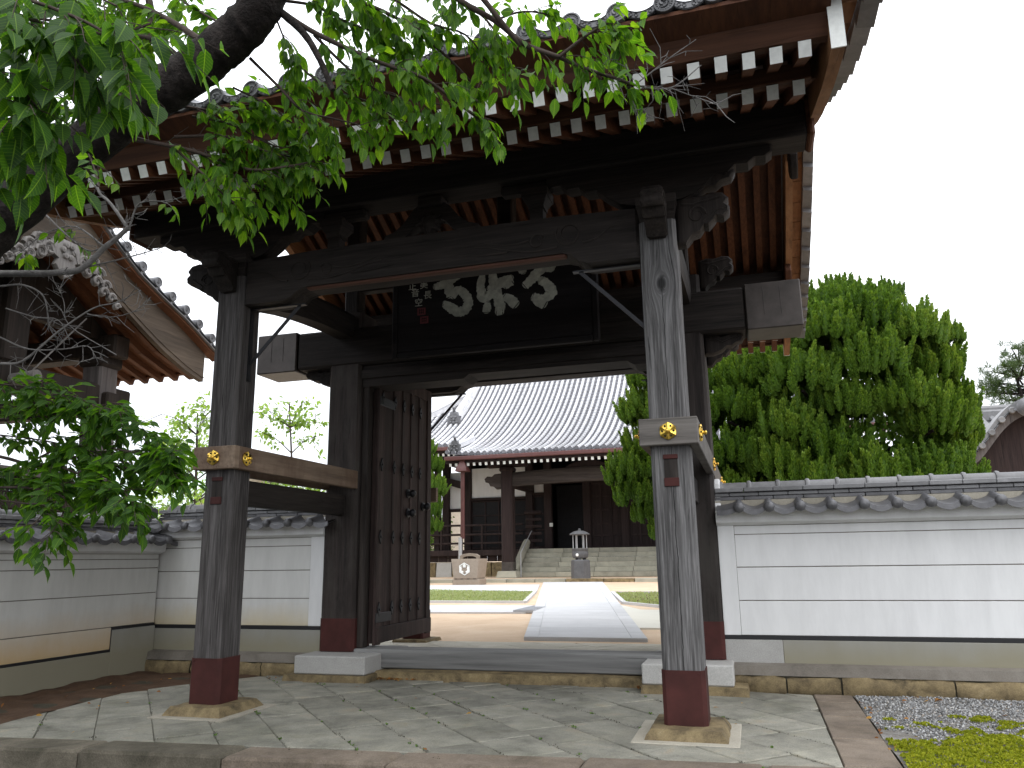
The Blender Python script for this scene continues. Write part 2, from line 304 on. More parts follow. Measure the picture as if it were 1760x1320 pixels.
# ------------------------------------------------------------------ mesh building
class MB:
    def __init__(s): s.v = []; s.f = []; s.m = []; s.cur = 0
    def add(s, vs, fs):
        o = len(s.v); s.v += [tuple(map(float, p)) for p in vs]
        s.f += [tuple(o + i for i in f) for f in fs]; s.m += [s.cur] * len(fs); return s
    def box(s, x0, x1, y0, y1, z0, z1, c=0.0, T=None):
        if x0 > x1: x0, x1 = x1, x0
        if y0 > y1: y0, y1 = y1, y0
        if z0 > z1: z0, z1 = z1, z0
        if c <= 0:
            vs = [(x, y, z) for z in (z0, z1) for y in (y0, y1) for x in (x0, x1)]
            fs = [(0, 2, 3, 1), (4, 5, 7, 6), (0, 1, 5, 4), (2, 6, 7, 3), (0, 4, 6, 2), (1, 3, 7, 5)]
        else:
            c = min(c, .45 * min(x1 - x0, y1 - y0, z1 - z0)); vs = []; id_ = {}
            lim = ((x0, x1), (y0, y1), (z0, z1))
            for sx in (0, 1):
                for sy in (0, 1):
                    for sz in (0, 1):
                        sg = (sx, sy, sz)
                        for a in range(3):
                            p = [lim[k][sg[k]] + (0 if k == a else (c if sg[k] == 0 else -c)) for k in range(3)]
                            id_[(sg, a)] = len(vs); vs.append(tuple(p))
            fs = []
            for a in range(3):
                b, d = (a + 1) % 3, (a + 2) % 3
                for e in (0, 1):
                    q = []
                    for (i, j) in ((0, 0), (1, 0), (1, 1), (0, 1)):
                        sg = [0, 0, 0]; sg[a] = e; sg[b] = i; sg[d] = j; q.append(id_[(tuple(sg), a)])
                    fs.append(tuple(q) if e else tuple(q[::-1]))
                for i in (0, 1):
                    for j in (0, 1):
                        s0 = [0, 0, 0]; s1 = [0, 0, 0]; s0[b] = s1[b] = i; s0[d] = s1[d] = j; s1[a] = 1
                        fs.append((id_[(tuple(s0), b)], id_[(tuple(s1), b)], id_[(tuple(s1), d)], id_[(tuple(s0), d)]))
            for sx in (0, 1):
                for sy in (0, 1):
                    for sz in (0, 1): fs.append(tuple(id_[((sx, sy, sz), a)] for a in range(3)))
        if T: vs = [T(p) for p in vs]
        return s.add(vs, fs)
    def bar(s, p0, p1, w, h, up=(0, 0, 1), c=0):
        p0, p1 = Vector(p0), Vector(p1); d = p1 - p0; l = d.length; d.normalize()
        r = d.cross(Vector(up)).normalized(); u = r.cross(d)
        return s.box(-w / 2, w / 2, 0, l, -h / 2, h / 2, c, lambda q: p0 + r * q[0] + d * q[1] + u * q[2])
    def tube(s, pts, rad, n=8, cap=True, jit=0):
        pts = [Vector(p) for p in pts]; k = len(pts)
        if isinstance(rad, (int, float)): rad = [rad] * k
        vs = []; fs = []; ref = None
        for i, p in enumerate(pts):
            d = (pts[min(i + 1, k - 1)] - pts[max(i - 1, 0)]).normalized()
            if ref is None: ref = Vector((0, 0, 1)) if abs(d.z) < .9 else Vector((1, 0, 0))
            a = (ref - d * ref.dot(d)); 
            if a.length < 1e-5: a = d.orthogonal()
            a.normalize(); b = d.cross(a); ref = a
            for j in range(n):
                t = 2 * math.pi * j / n; rr = rad[i] * (1 + (random.uniform(-jit, jit) if jit else 0))
                vs.append(p + a * rr * math.cos(t) + b * rr * math.sin(t))
        for i in range(k - 1):
            for j in range(n):
                fs.append((i * n + j, i * n + (j + 1) % n, (i + 1) * n + (j + 1) % n, (i + 1) * n + j))
        if cap: fs += [tuple(range(n - 1, -1, -1)), tuple((k - 1) * n + j for j in range(n))]
        return s.add(vs, fs)
    def lathe(s, prof, n=16, T=None, a0=0, a1=2 * math.pi):
        full = abs(a1 - a0 - 2 * math.pi) < 1e-6; m = n if full else n + 1
        vs = [(r * math.cos(a0 + (a1 - a0) * j / n), r * math.sin(a0 + (a1 - a0) * j / n), z) for r, z in prof for j in range(m)]
        fs = []
        for i in range(len(prof) - 1):
            for j in range(n):
                j2 = (j + 1) % m
                fs.append((i * m + j, i * m + j2, (i + 1) * m + j2, (i + 1) * m + j))
        if full:
            if prof[0][0] > 1e-6: fs.append(tuple(range(m - 1, -1, -1)))
            if prof[-1][0] > 1e-6: fs.append(tuple((len(prof) - 1) * m + j for j in range(m)))
        if T: vs = [T(p) for p in vs]
        return s.add(vs, fs)
    def prism(s, poly, T0, T1, bev=0):
        """poly in 2-D, T0/T1 map (a,b) to the two end faces; bev shrinks both end faces inward"""
        n = len(poly); cx = sum(p[0] for p in poly) / n; cy = sum(p[1] for p in poly) / n
        if bev:
            dxy = max(max(p[0] for p in poly) - min(p[0] for p in poly), max(p[1] for p in poly) - min(p[1] for p in poly)) / 2
            k = 1 - bev / dxy
            sm = [(cx + (p[0] - cx) * k, cy + (p[1] - cy) * k) for p in poly]
            lerp = lambda a, b, t: tuple(x + (y - x) * t for x, y in zip(a, b))
            th = (Vector(T1(*poly[0])) - Vector(T0(*poly[0]))).length; e = min(.45, bev / max(th, 1e-6))
            rings = [[T0(*p) for p in sm], [lerp(T0(*p), T1(*p), e) for p in poly], [lerp(T0(*p), T1(*p), 1 - e) for p in poly], [T1(*p) for p in sm]]
        else: rings = [[T0(*p) for p in poly], [T1(*p) for p in poly]]
        vs = [p for r_ in rings for p in r_]; fs = []
        for k in range(len(rings) - 1):
            for i in range(n): fs.append((k * n + i, k * n + (i + 1) % n, (k + 1) * n + (i + 1) % n, (k + 1) * n + i))
        fs += [tuple(range(n - 1, -1, -1)), tuple((len(rings) - 1) * n + i for i in range(n))]
        return s.add(vs, fs)
    def sheet(s, rows):
        n = len(rows[0]); vs = [p for r_ in rows for p in r_]
        return s.add(vs, [(i * n + j, i * n + j + 1, (i + 1) * n + j + 1, (i + 1) * n + j) for i in range(len(rows) - 1) for j in range(n - 1)])
    def mesh(s, name, mats, smooth=None):
        me = bpy.data.meshes.new(name); me.from_pydata(s.v, [], s.f)
        for m in (mats if isinstance(mats, (list, tuple)) else [mats]): me.materials.append(m)
        if len(set(s.m)) > 1 or (s.m and s.m[0]): me.polygons.foreach_set('material_index', s.m)
        if smooth is not None:
            me.polygons.foreach_set('use_smooth', [True] * len(s.f)); me.set_sharp_from_angle(angle=R(smooth))
        me.update(); return me
def link(name, me, parent=None, loc=(0, 0, 0), rot=(0, 0, 0), sc=None, kind=None, label=None):
    o = bpy.data.objects.new(name, me); COL.objects.link(o)
    o.location = loc; o.rotation_euler = rot
    if sc is not None: o.scale = sc if hasattr(sc, '__len__') else (sc, sc, sc)
    if parent is not None: o.parent = parent; o.matrix_parent_inverse = Matrix.Translation(-base(parent))
    if kind: o['kind'] = kind
    if label: o['label'] = label
    return o
def base(o):
    v = Vector((0, 0, 0)); v += o.location
    if o.parent is not None: v += base(o.parent) + o.matrix_parent_inverse.translation
    return v
def put(mb, name, mats, parent=None, smooth=None, **k): return link(name, mb.mesh(name, mats, smooth), parent, **k)
def thing(name, label, cat, loc=(0, 0, 0), group=None):
    o = bpy.data.objects.new(name, None); COL.objects.link(o); o.location = loc; o.empty_display_size = .2
    return tag(o, label, cat, group)
def tag(o, label, cat, group=None):
    o['label'] = label; o['category'] = cat; o['kind'] = 'thing'
    if group: o['group'] = group
    return o
def catmull(pts, k=6):
    P = [np.array(p, float) for p in pts]; P = [2 * P[0] - P[1]] + P + [2 * P[-1] - P[-2]]; out = []
    for i in range(1, len(P) - 2):
        for j in range(k):
            t = j / k; a, b, c, d = P[i - 1:i + 3]
            out.append(.5 * ((2 * b) + (-a + c) * t + (2 * a - 5 * b + 4 * c - d) * t * t + (-a + 3 * b - 3 * c + d) * t ** 3))
    out.append(P[-2]); return out
def npmesh(name, v, f, mat, tone=None, smooth=False, luv=None):
    """mesh from numpy arrays; f is (n,3) or (n,4); tone = per-face value"""
    me = bpy.data.meshes.new(name); n, k = f.shape
    me.vertices.add(len(v)); me.vertices.foreach_set('co', np.ascontiguousarray(v, np.float32).ravel())
    me.loops.add(n * k); me.loops.foreach_set('vertex_index', np.ascontiguousarray(f, np.int32).ravel())
    me.polygons.add(n); me.polygons.foreach_set('loop_start', np.arange(0, n * k, k, dtype=np.int32)); me.polygons.foreach_set('loop_total', np.full(n, k, np.int32))
    if smooth: me.polygons.foreach_set('use_smooth', np.ones(n, bool))
    if tone is not None:
        a = me.attributes.new('tone', 'FLOAT', 'FACE'); a.data.foreach_set('value', np.ascontiguousarray(tone, np.float32))
    if luv is not None:
        a = me.attributes.new('leafuv', 'FLOAT_VECTOR', 'POINT'); a.data.foreach_set('vector', np.ascontiguousarray(np.tile(luv, (len(v) // len(luv), 1)), np.float32).ravel())
    me.materials.append(mat); me.update(calc_edges=True); me.validate(); return me
def frames(d, up, roll=None):
    """rows of orthonormal frames (x side, y along d, z normal)"""
    d = d / np.linalg.norm(d, axis=1, keepdims=True)
    x = np.cross(d, up); ln = np.linalg.norm(x, axis=1, keepdims=True); x = np.where(ln < 1e-4, np.array([1., 0, 0]), x / np.maximum(ln, 1e-4))
    z = np.cross(x, d)
    if roll is not None:
        c, s_ = np.cos(roll)[:, None], np.sin(roll)[:, None]; x, z = x * c + z * s_, z * c - x * s_
    return x, d, z
# one broad leaf with pointed tip, folded on its midrib and drooping (8 quads... as 12 triangles)
_t = np.array([.14, .34, .56, .76, .90]); _w = np.array([.155, .245, .235, .125, .035]); _d = lambda t: -.17 * t * t
LEAFV = np.array([(0, 0, 0)] + [(0, t, _d(t)) for t in _t] + [(0, 1, _d(1))] + [(-w, t - .02, .33 * w + _d(t) - .012 * (i % 2)) for i, (t, w) in enumerate(zip(_t, _w))] + [(w, t - .02, .33 * w + _d(t) + .012 * (i % 2)) for i, (t, w) in enumerate(zip(_t, _w))])
_l, _r = [0, 7, 8, 9, 10, 11, 6], [0, 12, 13, 14, 15, 16, 6]; LEAFF = []
for i in range(6):
    for e, fl in ((_l, 1), (_r, 0)):
        q = (i, i + 1, e[i + 1], e[i]) if fl else (i, e[i], e[i + 1], i + 1); q = [x for j, x in enumerate(q) if x not in q[:j]]
        LEAFF.append(tuple(q[:3])); 
        if len(q) == 4: LEAFF.append((q[0], q[2], q[3]))
LEAFF = np.array(LEAFF)
SPRIGV = np.array([(0, 0, 0), (-.3, .45, .06), (0, 1, 0), (.3, .45, .06)]); SPRIGF = np.array([(0, 3, 2, 1)])
def scatter(pos, d, up, size, roll=None, V=LEAFV, F=LEAFF):
    x, y, z = frames(d, up, roll)
    v = pos[:, None, :] + size[:, None, None] * (V[None, :, 0, None] * x[:, None] + V[None, :, 1, None] * y[:, None] + V[None, :, 2, None] * z[:, None])
    n, k = len(pos), len(V)
    f = (F[None] + (np.arange(n) * k)[:, None, None]).reshape(-1, F.shape[1])
    return v.reshape(-1, 3), f

CAL=[[(0.314, 4.673, 0.0247), (0.325, 4.563, 0.0383), (0.35, 4.459, 0.0396), (0.375, 4.409, 0.0247)], [(0.387, 4.69, 0.0309), (0.418, 4.592, 0.034), (0.41, 4.526, 0.0309)], [(0.7, 4.622, 0.0371), (0.646, 4.536, 0.0495), (0.552, 4.421, 0.0482), (0.459, 4.319, 0.0457), (0.379, 4.256, 0.0383)], [(0.451, 4.561, 0.0371), (0.581, 4.544, 0.0433), (0.683, 4.478, 0.0383), (0.688, 4.417, 0.0278), (0.604, 4.428, 0.0247)], [(0.55, 4.322, 0.0284), (0.588, 4.277, 0.0408), (0.569, 4.319, 0.0309)], [(0.575, 4.305, 0.0371), (0.644, 4.231, 0.0445), (0.69, 4.147, 0.0457), (0.635, 4.095, 0.0433), (0.557, 4.084, 0.0371), (0.474, 4.126, 0.0272)], [(0.467, 4.107, 0.0284), (0.544, 4.053, 0.0445), (0.607, 4.013, 0.0457)], [(0.133, 4.629, 0.0185), (0.065, 4.535, 0.0198), (-0.043, 4.535, 0.0185), (-0.097, 4.515, 0.021), (-0.128, 4.417, 0.0321), (-0.142, 4.283, 0.0396), (-0.113, 4.179, 0.0495), (-0.032, 4.197, 0.0445), (0.049, 4.254, 0.0309)], [(-0.009, 4.477, 0.0309), (0.016, 4.345, 0.0445), (0.048, 4.208, 0.0457), (0.08, 4.084, 0.0482), (0.092, 3.997, 0.0457)], [(-0.052, 4.266, 0.0247), (0.049, 4.301, 0.0433), (0.156, 4.342, 0.0482), (0.236, 4.373, 0.0272)], [(0.142, 4.277, 0.0371), (0.223, 4.328, 0.0408)], [(-0.053, 4.105, 0.0247), (-0.071, 4.048, 0.0396), (-0.076, 3.995, 0.0334)], [(0.141, 4.164, 0.0309), (0.206, 4.11, 0.0445), (0.277, 4.043, 0.0457)], [(0.046, 3.989, 0.0371), (0.112, 3.988, 0.0408)], [(-0.58, 4.665, 0.0309), (-0.558, 4.545, 0.0396), (-0.53, 4.438, 0.0408), (-0.495, 4.447, 0.0371)], [(-0.426, 4.604, 0.0284), (-0.419, 4.507, 0.0297), (-0.44, 4.434, 0.0334)], [(-0.711, 4.363, 0.0284), (-0.606, 4.385, 0.0396), (-0.509, 4.415, 0.0383), (-0.398, 4.491, 0.0247)], [(-0.537, 4.425, 0.0433), (-0.529, 4.315, 0.047), (-0.508, 4.23, 0.0408)], [(-0.494, 4.222, 0.0371), (-0.426, 4.289, 0.0383), (-0.357, 4.267, 0.0408), (-0.3, 4.18, 0.0408), (-0.296, 4.099, 0.0445), (-0.343, 4.044, 0.0457), (-0.425, 4.032, 0.0408), (-0.508, 4.075, 0.0346), (-0.584, 4.144, 0.0309)], [(-0.591, 4.165, 0.0185), (-0.508, 4.135, 0.0161), (-0.425, 4.086, 0.0148)]]
SMALL=[('僧', -1.025, 4.504), ('正', -0.988, 4.402), ('音', -0.951, 4.315), ('空', -0.907, 4.193), ('初', -0.882, 4.508), ('美', -0.843, 4.403), ('長', -0.795, 4.274)]
SEALS=[[-0.87, 4.086], [-0.834, 3.981]]
BR=[([(-1.997,-3.2,2.304),(-1.444,-3.233,2.692),(-0.982,-3.267,3.0),(-0.534,-3.3,3.257),(-0.167,-3.333,3.426),(0.188,-3.367,3.539),(0.462,-3.4,3.658),(0.619,-3.433,3.751),(0.736,-3.467,3.956),(0.804,-3.5,4.189)],0.125,0.085,0,0),([(-1.837,-3.1,3.13),(-1.385,-3.1,3.258),(-1.072,-3.1,3.365),(-0.926,-3.1,3.473)],0.06,0.03,0,0),([(0.672,-3.4,3.778),(0.811,-3.367,3.632),(0.881,-3.333,3.505),(0.939,-3.3,3.351)],0.018,0.012,1,0),([(0.672,-3.4,3.778),(0.83,-3.35,3.655),(1.015,-3.3,3.543),(1.166,-3.25,3.469),(1.345,-3.2,3.39),(1.494,-3.15,3.259),(1.586,-3.1,3.184)],0.014,0.004,13,1),([(0.753,-3.4,3.976),(0.974,-3.3,3.843),(1.195,-3.2,3.74),(1.388,-3.1,3.582),(1.496,-3.0,3.471)],0.012,0.004,11,1),([(0.595,-3.3,3.969),(0.84,-3.233,3.96),(1.056,-3.167,3.829),(1.18,-3.1,3.691)],0.012,0.004,9,1),([(1.353,-3.3,3.9),(1.531,-3.25,3.713),(1.678,-3.2,3.611),(1.809,-3.15,3.49),(1.942,-3.1,3.437)],0.014,0.011,3,1),([(1.577,-3.3,3.782),(1.668,-3.25,3.65),(1.731,-3.2,3.561),(1.783,-3.15,3.496)],0.013,0.011,0,1),([(1.796,-3.1,3.528),(1.936,-3.075,3.455),(2.06,-3.05,3.381),(2.183,-3.025,3.328),(2.255,-3.0,3.292)],0.011,0.006,7,1),([(1.942,-3.1,3.437),(2.069,-3.067,3.543),(2.171,-3.033,3.602),(2.187,-3.0,3.504)],0.008,0.003,7,1),([(2.052,-3.0,3.421),(2.216,-2.988,3.33),(2.327,-2.975,3.281),(2.427,-2.963,3.28),(2.544,-2.95,3.367)],0.006,0.002,0,2),([(2.255,-3.0,3.294),(2.411,-2.975,3.413),(2.53,-2.95,3.497)],0.003,0.0015,0,2),([(2.222,-3.0,3.408),(2.234,-2.983,3.344),(2.242,-2.967,3.237),(2.294,-2.95,3.18)],0.0035,0.0015,0,2),([(2.404,-3.0,3.255),(2.498,-2.975,3.21),(2.596,-2.95,3.164)],0.003,0.0015,0,2),([(0.489,-3.3,3.612),(0.624,-3.25,3.461),(0.723,-3.2,3.349),(0.85,-3.15,3.315),(0.977,-3.1,3.283)],0.008,0.003,8,1),([(-0.257,-3.3,3.336),(0.009,-3.24,3.273),(0.203,-3.18,3.215),(0.396,-3.12,3.139),(0.583,-3.06,3.159),(0.69,-3.0,3.203)],0.012,0.004,14,1),([(0.048,-3.25,3.308),(0.251,-3.167,3.317),(0.395,-3.083,3.274),(0.541,-3.0,3.245)],0.008,0.003,12,1),([(0.054,-3.25,3.244),(0.194,-3.2,3.107),(0.297,-3.15,2.993),(0.328,-3.1,2.981)],0.007,0.003,9,1),([(-0.014,-3.2,3.524),(0.178,-3.133,3.494),(0.332,-3.067,3.536),(0.426,-3.0,3.492)],0.008,0.003,10,1),([(-0.47,-3.3,3.326),(-0.335,-3.367,3.204),(-0.192,-3.433,2.996),(-0.197,-3.5,3.023)],0.006,0.003,2,1),([(0.085,-3.1,3.903),(-0.243,-3.0,4.191),(-0.596,-2.9,4.463),(-0.973,-2.8,4.712)],0.02,0.008,10,1),([(-0.1,-3.0,3.871),(-0.398,-2.95,4.151),(-0.744,-2.9,4.303),(-1.102,-2.85,4.38),(-1.476,-2.8,4.416)],0.016,0.006,12,1),([(-0.722,-3.0,3.568),(-1.025,-2.9,3.864),(-1.426,-2.8,4.08),(-1.836,-2.7,4.181)],0.012,0.005,12,1),([(-0.451,-2.9,3.863),(-0.585,-2.833,4.197),(-0.632,-2.767,4.492),(-0.769,-2.7,4.823)],0.03,0.02,3,1),([(0.187,-4.6,3.138),(0.493,-4.575,2.996),(0.705,-4.55,2.902),(0.886,-4.525,2.799),(0.955,-4.5,2.724)],0.008,0.003,9,3),([(0.229,-4.6,2.938),(0.478,-4.562,2.866),(0.645,-4.525,2.825),(0.745,-4.488,2.779),(0.781,-4.45,2.717)],0.008,0.003,10,3),([(0.281,-4.6,2.685),(0.501,-4.567,2.632),(0.623,-4.533,2.6),(0.681,-4.5,2.551)],0.007,0.003,8,3),([(-0.003,-4.5,3.41),(0.38,-4.467,3.197),(0.623,-4.433,3.096),(0.81,-4.4,2.99)],0.007,0.003,7,3),([(0.631,-3.3,3.896),(0.775,-3.225,3.885),(0.925,-3.15,3.809),(1.074,-3.075,3.764),(1.226,-3.0,3.686)],0.008,0.003,12,1),([(0.767,-3.2,3.745),(0.894,-3.138,3.602),(1.02,-3.075,3.49),(1.175,-3.012,3.435),(1.33,-2.95,3.411)],0.008,0.003,12,1),([(0.817,-3.2,4.057),(1.107,-3.15,3.926),(1.328,-3.1,3.751),(1.486,-3.05,3.688),(1.584,-3.0,3.545)],0.009,0.003,13,1),([(1.068,-3.2,4.025),(1.348,-3.15,3.898),(1.562,-3.1,3.758),(1.658,-3.05,3.618),(1.697,-3.0,3.46)],0.008,0.003,11,1),([(0.645,-3.2,3.645),(0.802,-3.133,3.498),(0.955,-3.067,3.446),(1.109,-3.0,3.362)],0.006,0.003,9,1),([(1.646,-3.1,3.692),(1.777,-3.067,3.732),(1.933,-3.033,3.689),(2.084,-3.0,3.587)],0.006,0.003,7,1),([(0.603,-3.3,3.839),(0.63,-3.233,3.721),(0.657,-3.167,3.633),(0.585,-3.1,3.595)],0.005,0.003,6,1),([(0.098,-3.2,3.438),(0.275,-3.117,3.404),(0.459,-3.033,3.305),(0.64,-2.95,3.286)],0.006,0.003,12,1),([(0.113,-3.2,3.261),(0.295,-3.117,3.132),(0.406,-3.033,3.092),(0.484,-2.95,3.104)],0.006,0.003,11,1),([(0.325,-3.2,3.553),(0.401,-3.117,3.525),(0.553,-3.033,3.416),(0.704,-2.95,3.339)],0.006,0.003,10,1),([(-0.316,-2.9,4.093),(-0.63,-2.8,4.348),(-0.973,-2.7,4.663),(-1.38,-2.6,4.923)],0.01,0.004,12,1),([(-0.606,-2.9,3.82),(-0.897,-2.8,4.092),(-1.244,-2.7,4.309),(-1.703,-2.6,4.471)],0.01,0.004,12,1),([(0.062,-2.9,4.155),(-0.155,-2.833,4.33),(-0.43,-2.767,4.563),(-0.679,-2.7,4.8)],0.008,0.004,9,1),([(-1.059,-2.9,3.499),(-1.337,-2.833,3.731),(-1.666,-2.767,3.905),(-1.993,-2.7,3.96)],0.008,0.004,10,1),([(0.107,-4.55,3.2),(0.382,-4.525,3.02),(0.555,-4.5,2.934),(0.696,-4.475,2.879),(0.77,-4.45,2.799)],0.007,0.003,8,3),([(0.259,-4.6,2.789),(0.461,-4.567,2.728),(0.587,-4.533,2.684),(0.65,-4.5,2.614)],0.007,0.003,8,3),([(0.138,-4.5,3.099),(0.421,-4.475,3.006),(0.664,-4.45,2.925),(0.826,-4.425,2.864),(0.952,-4.4,2.894)],0.006,0.003,9,3),([(0.225,-4.55,2.628),(0.397,-4.517,2.614),(0.477,-4.483,2.589),(0.541,-4.45,2.527)],0.006,0.003,7,3),([(-1.526,-3.0,2.883),(-1.037,-2.983,2.829),(-0.894,-2.967,2.824),(-0.755,-2.95,2.833),(-0.63,-2.933,2.947),(-0.575,-2.917,2.996),(-0.513,-2.9,3.062)],0.02,0.012,0,4),([(-0.511,-2.9,3.045),(-0.656,-2.9,3.221),(-0.746,-2.9,3.304),(-0.78,-2.9,3.416)],0.01,0.006,0,4),([(-0.888,-2.9,2.857),(-0.687,-2.867,2.888),(-0.507,-2.833,2.925),(-0.367,-2.8,2.964)],0.006,0.002,0,4),([(-1.379,-2.9,2.823),(-1.238,-2.875,2.822),(-1.108,-2.85,2.747),(-1.069,-2.825,2.58),(-1.045,-2.8,2.517)],0.006,0.003,0,4),([(-1.303,-2.9,2.364),(-1.186,-2.86,2.38),(-1.007,-2.82,2.541),(-0.823,-2.78,2.669),(-0.705,-2.74,2.703),(-0.59,-2.7,2.771)],0.008,0.002,0,4),([(-1.328,-2.9,2.517),(-1.137,-2.875,2.438),(-0.92,-2.85,2.425),(-0.788,-2.825,2.436),(-0.746,-2.8,2.373)],0.005,0.002,0,4),([(-0.512,-2.9,3.055),(-0.458,-2.9,3.191),(-0.267,-2.9,3.178),(-0.083,-2.9,3.201)],0.006,0.002,1,4),([(-1.314,-2.9,2.685),(-1.134,-2.867,2.625),(-1.002,-2.833,2.604),(-0.94,-2.8,2.49)],0.004,0.0015,0,4),([(-0.838,-2.8,2.631),(-0.709,-2.767,2.61),(-0.585,-2.733,2.641),(-0.507,-2.7,2.728)],0.003,0.0015,0,4),([(-0.611,-2.8,2.377),(-0.952,-2.8,2.575),(-1.012,-2.8,2.718),(-1.069,-2.8,2.828)],0.003,0.0015,0,4),([(-0.664,-2.9,2.964),(-0.882,-2.9,3.115),(-1.087,-2.9,3.108),(-1.241,-2.9,3.024)],0.006,0.002,2,4),([(-1.081,-3.0,3.24),(-0.886,-2.967,3.053),(-0.747,-2.933,2.945),(-0.664,-2.9,2.964)],0.005,0.004,1,4),([(-0.248,-3.2,3.389),(0.03,-3.1,3.306),(0.201,-3.0,3.261)],0.005,0.002,2,4),([(-2.461,-2.2,2.028),(-1.982,-2.257,1.958),(-1.624,-2.314,1.879),(-1.385,-2.371,1.897),(-1.11,-2.429,1.894),(-0.755,-2.486,1.803),(-0.511,-2.543,1.834),(-0.351,-2.6,1.851)],0.012,0.003,15,5),([(-2.502,-2.2,2.248),(-1.905,-2.275,2.197),(-1.494,-2.35,2.187),(-1.152,-2.425,2.194),(-0.842,-2.5,2.142)],0.009,0.003,12,5),([(-2.286,-2.3,1.762),(-1.804,-2.38,1.745),(-1.44,-2.46,1.717),(-1.132,-2.54,1.649),(-1.053,-2.62,1.529),(-1.036,-2.7,1.432)],0.009,0.003,10,5),([(-2.556,-2.2,2.534),(-2.051,-2.267,2.44),(-1.726,-2.333,2.382),(-1.437,-2.4,2.32)],0.007,0.003,9,5),([(-1.645,-2.3,1.918),(-1.333,-2.35,2.004),(-1.075,-2.4,2.07),(-0.815,-2.45,2.046),(-0.58,-2.5,1.958)],0.007,0.003,12,5),([(-1.35,-2.4,1.857),(-0.979,-2.5,1.746),(-0.674,-2.6,1.66),(-0.519,-2.7,1.601)],0.007,0.003,11,5),([(-1.768,-2.4,1.664),(-1.47,-2.5,1.63),(-1.186,-2.6,1.598),(-1.145,-2.7,1.497)],0.006,0.003,5,5),([(-2.487,-2.2,2.167),(-1.886,-2.275,2.082),(-1.468,-2.35,2.011),(-1.03,-2.425,1.908),(-0.704,-2.5,1.816)],0.006,0.003,12,5),([(-2.394,-2.3,2.342),(-1.876,-2.35,2.258),(-1.542,-2.4,2.262),(-1.267,-2.45,2.269),(-0.991,-2.5,2.169)],0.006,0.003,9,5),([(-0.878,-2.5,1.924),(-0.641,-2.533,1.874),(-0.449,-2.567,1.797),(-0.359,-2.6,1.742)],0.005,0.003,9,5),([(-2.09,-2.3,1.755),(-1.622,-2.375,1.713),(-1.196,-2.45,1.742),(-0.905,-2.525,1.675),(-0.745,-2.6,1.6)],0.006,0.003,10,5),([(-2.443,-2.2,1.93),(-1.949,-2.267,1.826),(-1.632,-2.333,1.77),(-1.286,-2.4,1.716)],0.007,0.003,10,5)]

# ------------------------------------------------------------------ ground, road, yard
def zc(y): return .12 + .017 * (y - 3)
def vnoise(x, y, s, seed=0):
    x, y = x * s, y * s; xi, yi = np.floor(x).astype(int), np.floor(y).astype(int); fx, fy = x - xi, y - yi
    h = lambda a, b: np.mod(np.sin(a * 127.1 + b * 311.7 + seed * 74.7) * 43758.5453, 1)
    fx, fy = fx * fx * (3 - 2 * fx), fy * fy * (3 - 2 * fy)
    return (h(xi, yi) * (1 - fx) + h(xi + 1, yi) * fx) * (1 - fy) + (h(xi, yi + 1) * (1 - fx) + h(xi + 1, yi + 1) * fx) * fy
OCT = np.array([(1, 0, 0), (0, 1, 0), (-1, 0, 0), (0, -1, 0), (0, 0, .7), (0, 0, -.6)], float); OF = np.array([(0, 1, 4), (1, 2, 4), (2, 3, 4), (3, 0, 4), (1, 0, 5), (2, 1, 5), (3, 2, 5), (0, 3, 5)])
def clip(poly, n, c):
    out = []
    for i in range(len(poly)):
        a, b = poly[i], poly[(i + 1) % len(poly)]
        da = n[0] * a[0] + n[1] * a[1] - c; db = n[0] * b[0] + n[1] * b[1] - c
        if da <= 0: out.append(a)
        if da * db < 0: t = da / (da - db); out.append((a[0] + (b[0] - a[0]) * t, a[1] + (b[1] - a[1]) * t))
    return out
def clip_to(poly, region):
    for i in range(len(region)):
        a, b = region[i], region[(i + 1) % len(region)]
        n = (b[1] - a[1], -(b[0] - a[0])); poly = clip(poly, n, n[0] * a[0] + n[1] * a[1])
        if len(poly) < 3: return []
    return poly
def area(p): return .5 * abs(sum(p[i][0] * p[(i + 1) % len(p)][1] - p[(i + 1) % len(p)][0] * p[i][1] for i in range(len(p))))
def slab(poly, z0, z1, inset=.006, edge=.012, tilt=0):
    """a laid stone: polygon drawn in by a joint, with a worn rounded edge and a slightly uneven top"""
    n = len(poly); cx = sum(p[0] for p in poly) / n; cy = sum(p[1] for p in poly) / n
    sh = lambda q, d: (q[0] + (cx - q[0]) * d / max(.05, math.hypot(cx - q[0], cy - q[1])), q[1] + (cy - q[1]) * d / max(.05, math.hypot(cx - q[0], cy - q[1])))
    a = [sh(q, inset) for q in poly]; b = [sh(q, inset + edge) for q in poly]
    tx, ty = random.uniform(-tilt, tilt), random.uniform(-tilt, tilt)
    zz = lambda q: z1 + tx * (q[0] - cx) + ty * (q[1] - cy)
    m = MB(); vs = [(x, y, z0) for x, y in a] + [(x, y, zz((x, y)) - edge * .7) for x, y in a] + [(x, y, zz((x, y))) for x, y in b]
    fs = [(k * n + i, k * n + (i + 1) % n, (k + 1) * n + (i + 1) % n, (k + 1) * n + i) for k in (0, 1) for i in range(n)] + [tuple(2 * n + i for i in range(n))]
    return m.add(vs, fs)
g = MB(); g.sheet([[(x, y, -.34) for x in (-900, -60, 60, 900)] for y in (-900, -60, 60, 900)]); put(g, 'ground', M['dirt'], kind='structure')
g = MB(); g.sheet([[(x, y, -.15) for x in (-60, -20, 20, 60)] for y in (-30, -10, -1.0)]); put(g, 'road', M['road'], kind='structure')
g = MB(); ys = list(np.linspace(2.5, 60, 30))
g.sheet([[(x, y, zc(y)) for x in np.linspace(-60, 60, 25)] for y in ys]); yard = put(g, 'yard', M['sandyard'], kind='structure')
